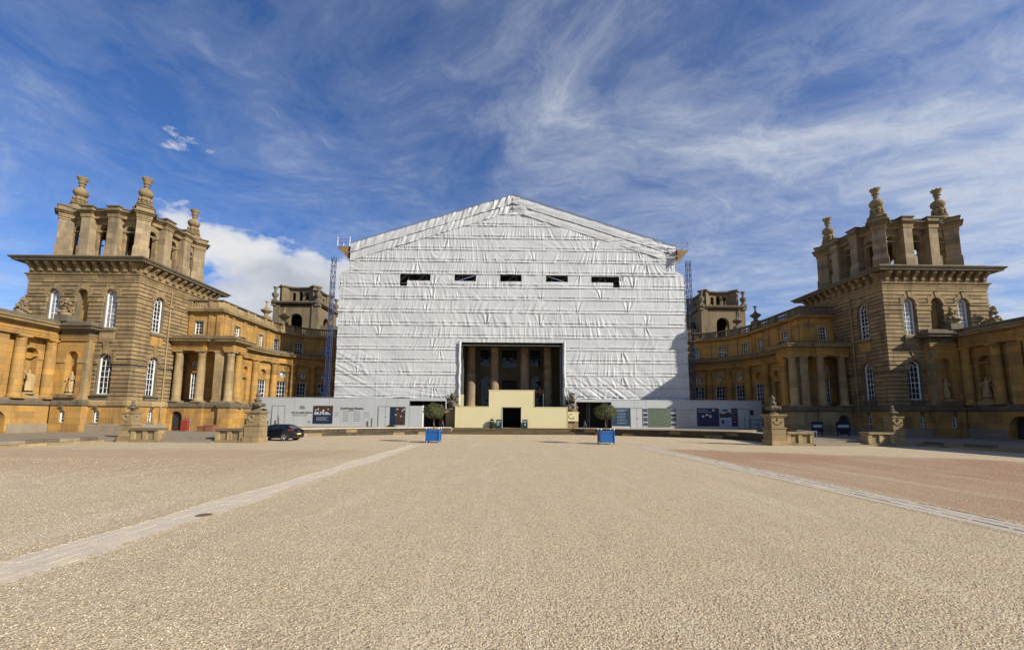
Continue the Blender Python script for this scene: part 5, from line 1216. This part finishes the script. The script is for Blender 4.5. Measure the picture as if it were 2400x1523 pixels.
obj('upper_return',MB().box(u0,u0+.05,FY+.05,45.4,2.85,4.52).box(u1-.05,u1,FY+.05,45.4,2.85,4.52).box(u0,u1,45.35,45.4,2.85,4.52),M['cream'],t)
obj('rear_flank',MB().box(-5.98,-5.45,46.3,46.36,2.7,4.2),M['cream'],t)
t=empty('litter_bin',(-2.2,43.55,T_Z),'dark green litter bin with a hood standing left of the passage door','litter bin')
obj('body',MB().lathe(-2.2,43.55,[(.19,T_Z),(.22,T_Z+.05),(.22,T_Z+.62),(.19,T_Z+.64)],14),M['green'],t,smooth='auto'); obj('hood',MB().lathe(-2.2,43.55,[(.20,T_Z+.72),(.22,T_Z+.76),(.16,T_Z+.88),(.05,T_Z+.93)],14),M['green'],t,smooth='auto')
for a in (0,90,180,270): obj('strut',MB().box(-2.2+.17*math.cos(R(a))-.02,-2.2+.17*math.cos(R(a))+.02,43.55+.17*math.sin(R(a))-.02,43.55+.17*math.sin(R(a))+.02,T_Z+.62,T_Z+.74),M['green'],t)
for x,lb,sd in ((-1.5,'black framed pavement sign with pale text and a drawing, left of the passage door',1),(1.22,'dark green framed pavement sign with a pale heading, right of the passage door',2)):
    t=empty('pavement_sign',(x,43.5,T_Z),lb,'pavement sign'); z0=T_Z
    obj('frame',MB().hexa([(x-.27,43.40,z0),(x+.27,43.40,z0),(x+.27,43.44,z0),(x-.27,43.44,z0),(x-.27,43.52,z0+.86),(x+.27,43.52,z0+.86),(x+.27,43.56,z0+.86),(x-.27,43.56,z0+.86)]),M['green'],t)
    obj('rear_leg',MB().hexa([(x-.25,43.68,z0),(x+.25,43.68,z0),(x+.25,43.72,z0),(x-.25,43.72,z0),(x-.25,43.56,z0+.84),(x+.25,43.56,z0+.84),(x+.25,43.60,z0+.84),(x-.25,43.60,z0+.84)]),M['green'],t)
    m=MB(); 
    for i in range(5 if sd==1 else 2):
        zz=z0+.72-i*.1; yy=43.39+.14*(zz-z0); m.box(x-.2,x+(.05 if sd==1 and i>1 else .2),yy-.01,yy,zz-.045,zz)
    if sd==2: m.ball((x,43.40,z0+.35),.08,8,5,(1,.2,1.2))
    obj('print',m,M['paleprint'],t)
# carved trophies flanking the portal
for s,x,lb in ((-1,-6.55,'tall dark carved trophy of arms on a stone pedestal left of the cream entrance box'),(1,6.35,'tall dark carved trophy of arms on a stone pedestal right of the cream entrance box')):
    t=empty('carved_trophy',(x,45.1,T_Z),lb,'carved trophy'); X=x
    obj('pedestal',MB().box(X-.62,X+.62,44.75,45.75,T_Z,2.35).box(X-.72,X+.72,44.65,45.85,2.1,2.35),M['ashlar'],t)
    m=MB(); trophy(m,X,45.25,2.3,2.3,.72,31+s,44)
    m.tube((X-.2*s,45.1,2.8),(X-s*.75,45.1,5.1),.07,6,.02); m.tube((X,45.1,2.8),(X-s*.4,45.0,4.8),.10,6,.03); m.tube((X+.2*s,45.1,2.8),(X+s*.5,45.0,4.0),.06,6,.02)
    m.box(X-.6,X+.6,44.8,45.6,2.36,2.6); obj('carved_arms',m,M['dark'],t,smooth='auto')
t=empty('cream_notice',(6.45,44.5,1.4),'cream notice board with two black letters fixed beside the right trophy pedestal','notice')
obj('panel',MB().box(5.85,6.95,44.5,44.54,1.35,2.33),M['cream'],t); 
m=MB()
for i in range(14):
    a=R(50+i*20); a2=R(50+(i+1)*20); r_=.26; q=[(6.15+r_*math.cos(a),1.85+r_*1.15*math.sin(a)),(6.15+r_*math.cos(a2),1.85+r_*1.15*math.sin(a2)),(6.15+(r_-.07)*math.cos(a2),1.85+(r_-.07)*1.15*math.sin(a2)),(6.15+(r_-.07)*math.cos(a),1.85+(r_-.07)*1.15*math.sin(a))]
    m.add([(u,44.49,v) for u,v in q],[(0,1,2,3)])
m.box(6.40,6.46,44.485,44.495,1.55,1.78); obj('lettering',m,M['ink'],t,fix=False)
# small bronze beasts on the terrace edge
for s,x,lb in ((-1,-7.25,'small dark statuette of a seated beast on the terrace edge left of the entrance box'),(1,7.35,'small dark statuette of a seated beast on the terrace edge right of the entrance box')):
    t=empty('beast_statuette',(x,43.1,T_Z),lb,'statuette'); z=T_Z
    j=[((0,0,.22),.10),((0,.02,.40),.09),((0,-.02,.55),.07),((.0,-.05,.68),.065),((.0,-.15,.66),.035),((.09,-.12,.2),.05),((.11,-.15,.03),.04),((-.09,-.12,.2),.05),((-.11,-.15,.03),.04),((.08,.12,.12),.08),((.14,.0,.03),.04),((-.08,.12,.12),.08),((-.14,.0,.03),.04),((0,.22,.2),.03),((.05,.25,.42),.02)]
    me=skin_mesh(j,[(0,1),(1,2),(2,3),(3,4),(1,5),(5,6),(1,7),(7,8),(0,9),(9,10),(0,11),(11,12),(0,13),(13,14)],0,1); me.materials.clear(); me.materials.append(M['bronze'])
    o=bpy.data.objects.new('beast',me); COL.objects.link(o); o.parent=t; o.scale=(1.35,1.35,1.2)
    obj('base',MB().box(x-.28,x+.28,42.8,43.4,z,z+.05),M['bronze'],t)
# red cabinets in the gateway and at the left wing door
t=empty('red_cabinet',(-7.85,46.2,T_Z),'red fire point cabinet standing inside the dark left gateway','fire point'); obj('body',MB().box(-8.1,-7.6,46.1,46.5,T_Z,T_Z+.5),M['red'],t); obj('upper_body',MB().box(-8.07,-7.63,46.13,46.5,T_Z+.52,T_Z+1.05),M['red'],t); obj('hose_reel',MB().tube((-7.85,46.02,T_Z+.55),(-7.85,46.1,T_Z+.55),.14,10),M['dark_in'],t)
def red_trolley(x,y,lb):
    t=empty('red_trolley',(x,y,PV),lb,'red trolley'); 
    for i in range(3): obj('crate',MB().box(x-.27,x+.27,y-.2,y+.2,PV+.08+i*.3,PV+.34+i*.3),M['red'],t)
    for dx in (-.24,.24): obj('handle',MB().tube((x+dx,y+.25,PV),(x+dx,y+.25,PV+1.15),.025,6),M['steel'],t)
    obj('extinguisher',MB().lathe(x+.05,y,[(.09,PV+.98),(.1,PV+1.25),(.04,PV+1.36),(.03,PV+1.42)],10),M['red'],t,smooth='auto')
red_trolley(-29.9,38.6,'stack of red crates on a trolley outside the dark wing door')
for i,(x,lb) in enumerate(((-27.35,'square terracotta trough nearest the low wall under the left porch'),(-28.1,'small terracotta trough under the left porch, farther from the low wall'))):
    t=empty('terracotta_trough',(x,38.3,PV),lb,'planter trough','terracotta troughs under the porch')
    obj('body',MB().rbox(x,38.3,.33-.08*i,.3,PV,PV+.5-.1*i,0,1.1),M['terracotta'],t); obj('rim',MB().box(x-.40+.08*i,x+.40-.08*i,37.94,38.66,PV+.5-.1*i,PV+.58-.1*i),M['terracotta'],t)
M['bluesign']=plain('navy_sign_paint',(.006,.009,.022),.6)
# signs and handrail before the shaded wing
for x,w_,lb in ((26.6,.5,'small blue and white sign left of the dark doorway of the shaded wing'),(28.9,.62,'wide blue and white sign right of the dark doorway of the shaded wing')):
    t=empty('blue_sign',(x,36.5,PV),lb,'sign'); obj('board',MB().box(x-w_,x+w_,36.5,36.54,.62,1.5),M['bluesign'],t); obj('print',MB().box(x-w_*.8,x+w_*.8,36.49,36.5,1.0,1.25),M['paleprint'],t)
    for e in (-1,1): obj('leg',MB().box(x+e*w_*.8-.03,x+e*w_*.8+.03,36.45,36.6,PV,.62),M['mastdark'],t)
t=empty('step_handrail',(20.9,29.2,PV),'pale handrail sloping beside the right wing steps','handrail'); obj('rail',MB().tube((19.5,29.0,.95),(22.4,31.0,.8),.03,6),M['steel'],t)
for x,y in ((19.6,29.07),(22.3,30.93)): obj('post',MB().tube((x,y,PV),(x,y,.9),.025,6),M['steel'],t)
# ------------------------------------------------------------------ planters with clipped bay trees
def planter():
    t=empty('planter_tree',(0,0,0),'blue box planter with a clipped round bay tree, left of the entrance steps','potted tree','planter trees before the steps')
    w=.46; b=MB().box(-w+.05,w-.05,-w+.05,w-.05,.12,.84); obj('box',b,M['blue'],t)
    for ang in range(4):
        for za,zb in ((.12,.22),(.74,.86)):
            m=MB().box(-w+.1,w-.1,-w+.015,-w+.06,za,zb); m.map(lambda x,y,z,a=ang*math.pi/2:(x*math.cos(a)-y*math.sin(a),x*math.sin(a)+y*math.cos(a),z)); obj('rail',m,M['blue'],t)
    for sx in (-1,1):
        for sy in (-1,1):
            c=obj('corner_post',MB().box(sx*w-.055 if sx>0 else -w-.0,sx*w+.0 if sx>0 else -w+.055,sy*w-.055 if sy>0 else -w,sy*w if sy>0 else -w+.055,.06,.93),M['blue'],t)
            obj('knob',MB().ball((sx*(w-.027),sy*(w-.027),.975),.05,8,6),M['white'],c,smooth=True); obj('foot',MB().ball((sx*(w-.05),sy*(w-.05),.055),.055,8,6),M['steel'],c,smooth=True)
    obj('soil',MB().box(-w+.06,w-.06,-w+.06,w-.06,.80,.85),M['bark'],t)
    m=MB(); pts=[(0,0,.84),(.02,.01,1.1),(-.03,0,1.35),(.02,.02,1.6),(0,0,1.9)]
    for a,b in zip(pts,pts[1:]): m.tube(a,b,.045,8,.04)
    for i in range(9):
        a=i*.7; m.tube((0,0,1.55),(.45*math.cos(a),.45*math.sin(a),1.95+.2*math.sin(i)),.02,5,.008)
    obj('trunk',m,M['bark'],t,smooth=True)
    rg=random.Random(8); m=MB(); C=Vector((0,0,2.08)); N=5200
    for i in range(N):
        u=rg.uniform(-1,1); a=rg.uniform(0,6.283); sn=math.sqrt(1-u*u); d=Vector((sn*math.cos(a),sn*math.sin(a),u))
        lump=1+.055*math.sin(7*d.x+3*d.z)+.05*math.sin(9*d.y-4*d.z+1)+.04*math.sin(15*d.z+5*d.x); dep=rg.random()**2.2*.42
        r_=(1-dep)*lump+rg.uniform(-.02,.05); low=.80 if u<-.3 else 1
        p=C+Vector((d.x*.73,d.y*.73,d.z*.57*low))*r_
        n=(d+Vector((rg.gauss(0,.5),rg.gauss(0,.5),rg.gauss(0,.5)+.25))).normalized(); q=n.orthogonal().normalized(); q=(Matrix.Rotation(rg.uniform(0,6.28),3,n)@q); w_=n.cross(q); l=rg.uniform(.028,.05)
        m.add([tuple(p-q*l),tuple(p+w_*l*.42+n*l*.12),tuple(p+q*l),tuple(p-w_*l*.42+n*l*.12)],[(0,1,2,3)])
    obj('crown',m,M['leaf'],t,fix=False)
    return t
def copy_tree(o,parent=None):
    c=o.copy(); COL.objects.link(c); c.parent=parent
    for ch in list(o.children): copy_tree(ch,c)
    return c
pl=planter(); pl2=copy_tree(pl); pl.location=(-5.68,28.75,0); pl.rotation_euler=(0,0,R(-1))
pl2.location=(5.9,27.95,0); pl2.rotation_euler=(0,0,R(2)); pl2['label']='blue box planter with a clipped round bay tree, right of the entrance steps'
# ------------------------------------------------------------------ black hatchback
def car():
    t=empty('parked_car',(0,0,0),'black hatchback parked behind the carved stone pier, tail towards the terrace steps','car')
    # x: front at -, rear at +; y: half width
    side=[(-2.0,.28),(-1.98,.62),(-1.75,.78),(-1.0,.93),(-.45,1.30),(.1,1.44),(.75,1.44),(1.3,1.34),(1.72,1.02),(1.95,.95),(2.02,.66),(2.0,.34),(1.9,.24),(-1.9,.22)]
    def hw(x,z): return (.84-.10*max(0,(abs(x)-1.2)/.8)**2)*(1 if z<.95 else 1-.36*((z-.95)/.5))
    n=len(side); secs=(-1,-.92,-.6,0,.6,.92,1); vs=[]
    for k in secs:
        e=.965 if abs(k)==1 else 1
        for x,z in side: vs.append((x*e,k*hw(x,z),.83+(z-.83)*(e if z>.9 else 1)))
    fs=[]
    for q in range(len(secs)-1):
        for i in range(n): fs.append((q*n+i,q*n+(i+1)%n,(q+1)*n+(i+1)%n,(q+1)*n+i))
    tri=tessellate_polygon([[Vector((x,z,0)) for x,z in side]])
    fs+= [tuple(a) for a in tri]+[tuple((len(secs)-1)*n+i for i in reversed(a)) for a in tri]
    obj('body',MB().add(vs,fs),M['carpaint'],t,smooth='auto')
    for sy in (-1,1):
        y=lambda x,z: sy*(hw(x,z)*1.0+.004)
        for q in (((-.88,.97),(-.45,1.24),(-.02,1.33),(-.02,.97)),((.06,.97),(.06,1.34),(.75,1.34),(.85,.98)),((.93,.98),(.84,1.33),(1.18,1.25),(1.32,1.03))):
            m=MB().add([(x,y(x,z),z) for x,z in q],[(0,1,2,3)]); obj('side_window',m,M['carglass'],t,fix=False)
        for x in (-1.3,1.25):
            w_=obj('wheel',MB().tube((x,sy*.62,.32),(x,sy*.85,.32),.32,20),M['black'],t,smooth='auto')
            m=MB().tube((x,sy*.85,.32),(x,sy*.858,.32),.20,16)
            obj('rim',MB().tube((x,sy*.80,.32),(x,sy*.853,.32),.22,16),M['black'],w_)
            m=MB()
            for i in range(5):
                a=2*math.pi*i/5; m.tube((x,sy*.862,.32),(x+.2*math.cos(a),sy*.862,.32+.2*math.sin(a)),.028,5)
            for i in range(16):
                a,b=2*math.pi*i/16,2*math.pi*(i+1)/16; m.tube((x+.205*math.cos(a),sy*.86,.32+.205*math.sin(a)),(x+.205*math.cos(b),sy*.86,.32+.205*math.sin(b)),.018,5)
            obj('spokes',m,M['alloy'],w_)
        obj('tail_light',MB().hexa([(1.60,sy*.60,.90),(1.97,sy*.55,.90),(1.85,sy*.76,.90),(1.55,sy*.80,.90),(1.58,sy*.60,1.02),(1.93,sy*.55,1.00),(1.82,sy*.74,1.0),(1.5,sy*.79,1.0)]),M['taillight'],t)
        obj('door_mirror',MB().ball((-.62,sy*.93,.98),.09,8,6,(1,1.1,.8)),M['carpaint'],t,smooth=True)
        obj('sill_trim',MB().box(-.9,.85,sy*.845-.006,sy*.845+.006,.27,.30),M['alloy'],t)
    obj('rear_window',MB().add([(1.36,-.50,1.31),(1.36,.50,1.31),(1.73,.62,1.045),(1.73,-.62,1.045)],[(0,1,2,3)]),M['carglass'],t)
    obj('windscreen',MB().add([(-.98,-.62,.95),(-.98,.62,.95),(-.47,.50,1.29),(-.47,-.50,1.29)],[(0,1,2,3)]),M['carglass'],t)
    obj('number_plate',MB().box(2.015,2.03,-.26,.26,.55,.66),M['yellowplate'],t); obj('rear_badge',MB().tube((1.98,0,.84),(2.02,0,.84),.05,10),M['alloy'],t)
    return t
c=car(); c.scale=(.84,.84,.80); c.location=(-17.05,30.2,0); c.rotation_euler=(0,0,R(-8))
print('objects',len(bpy.data.objects))
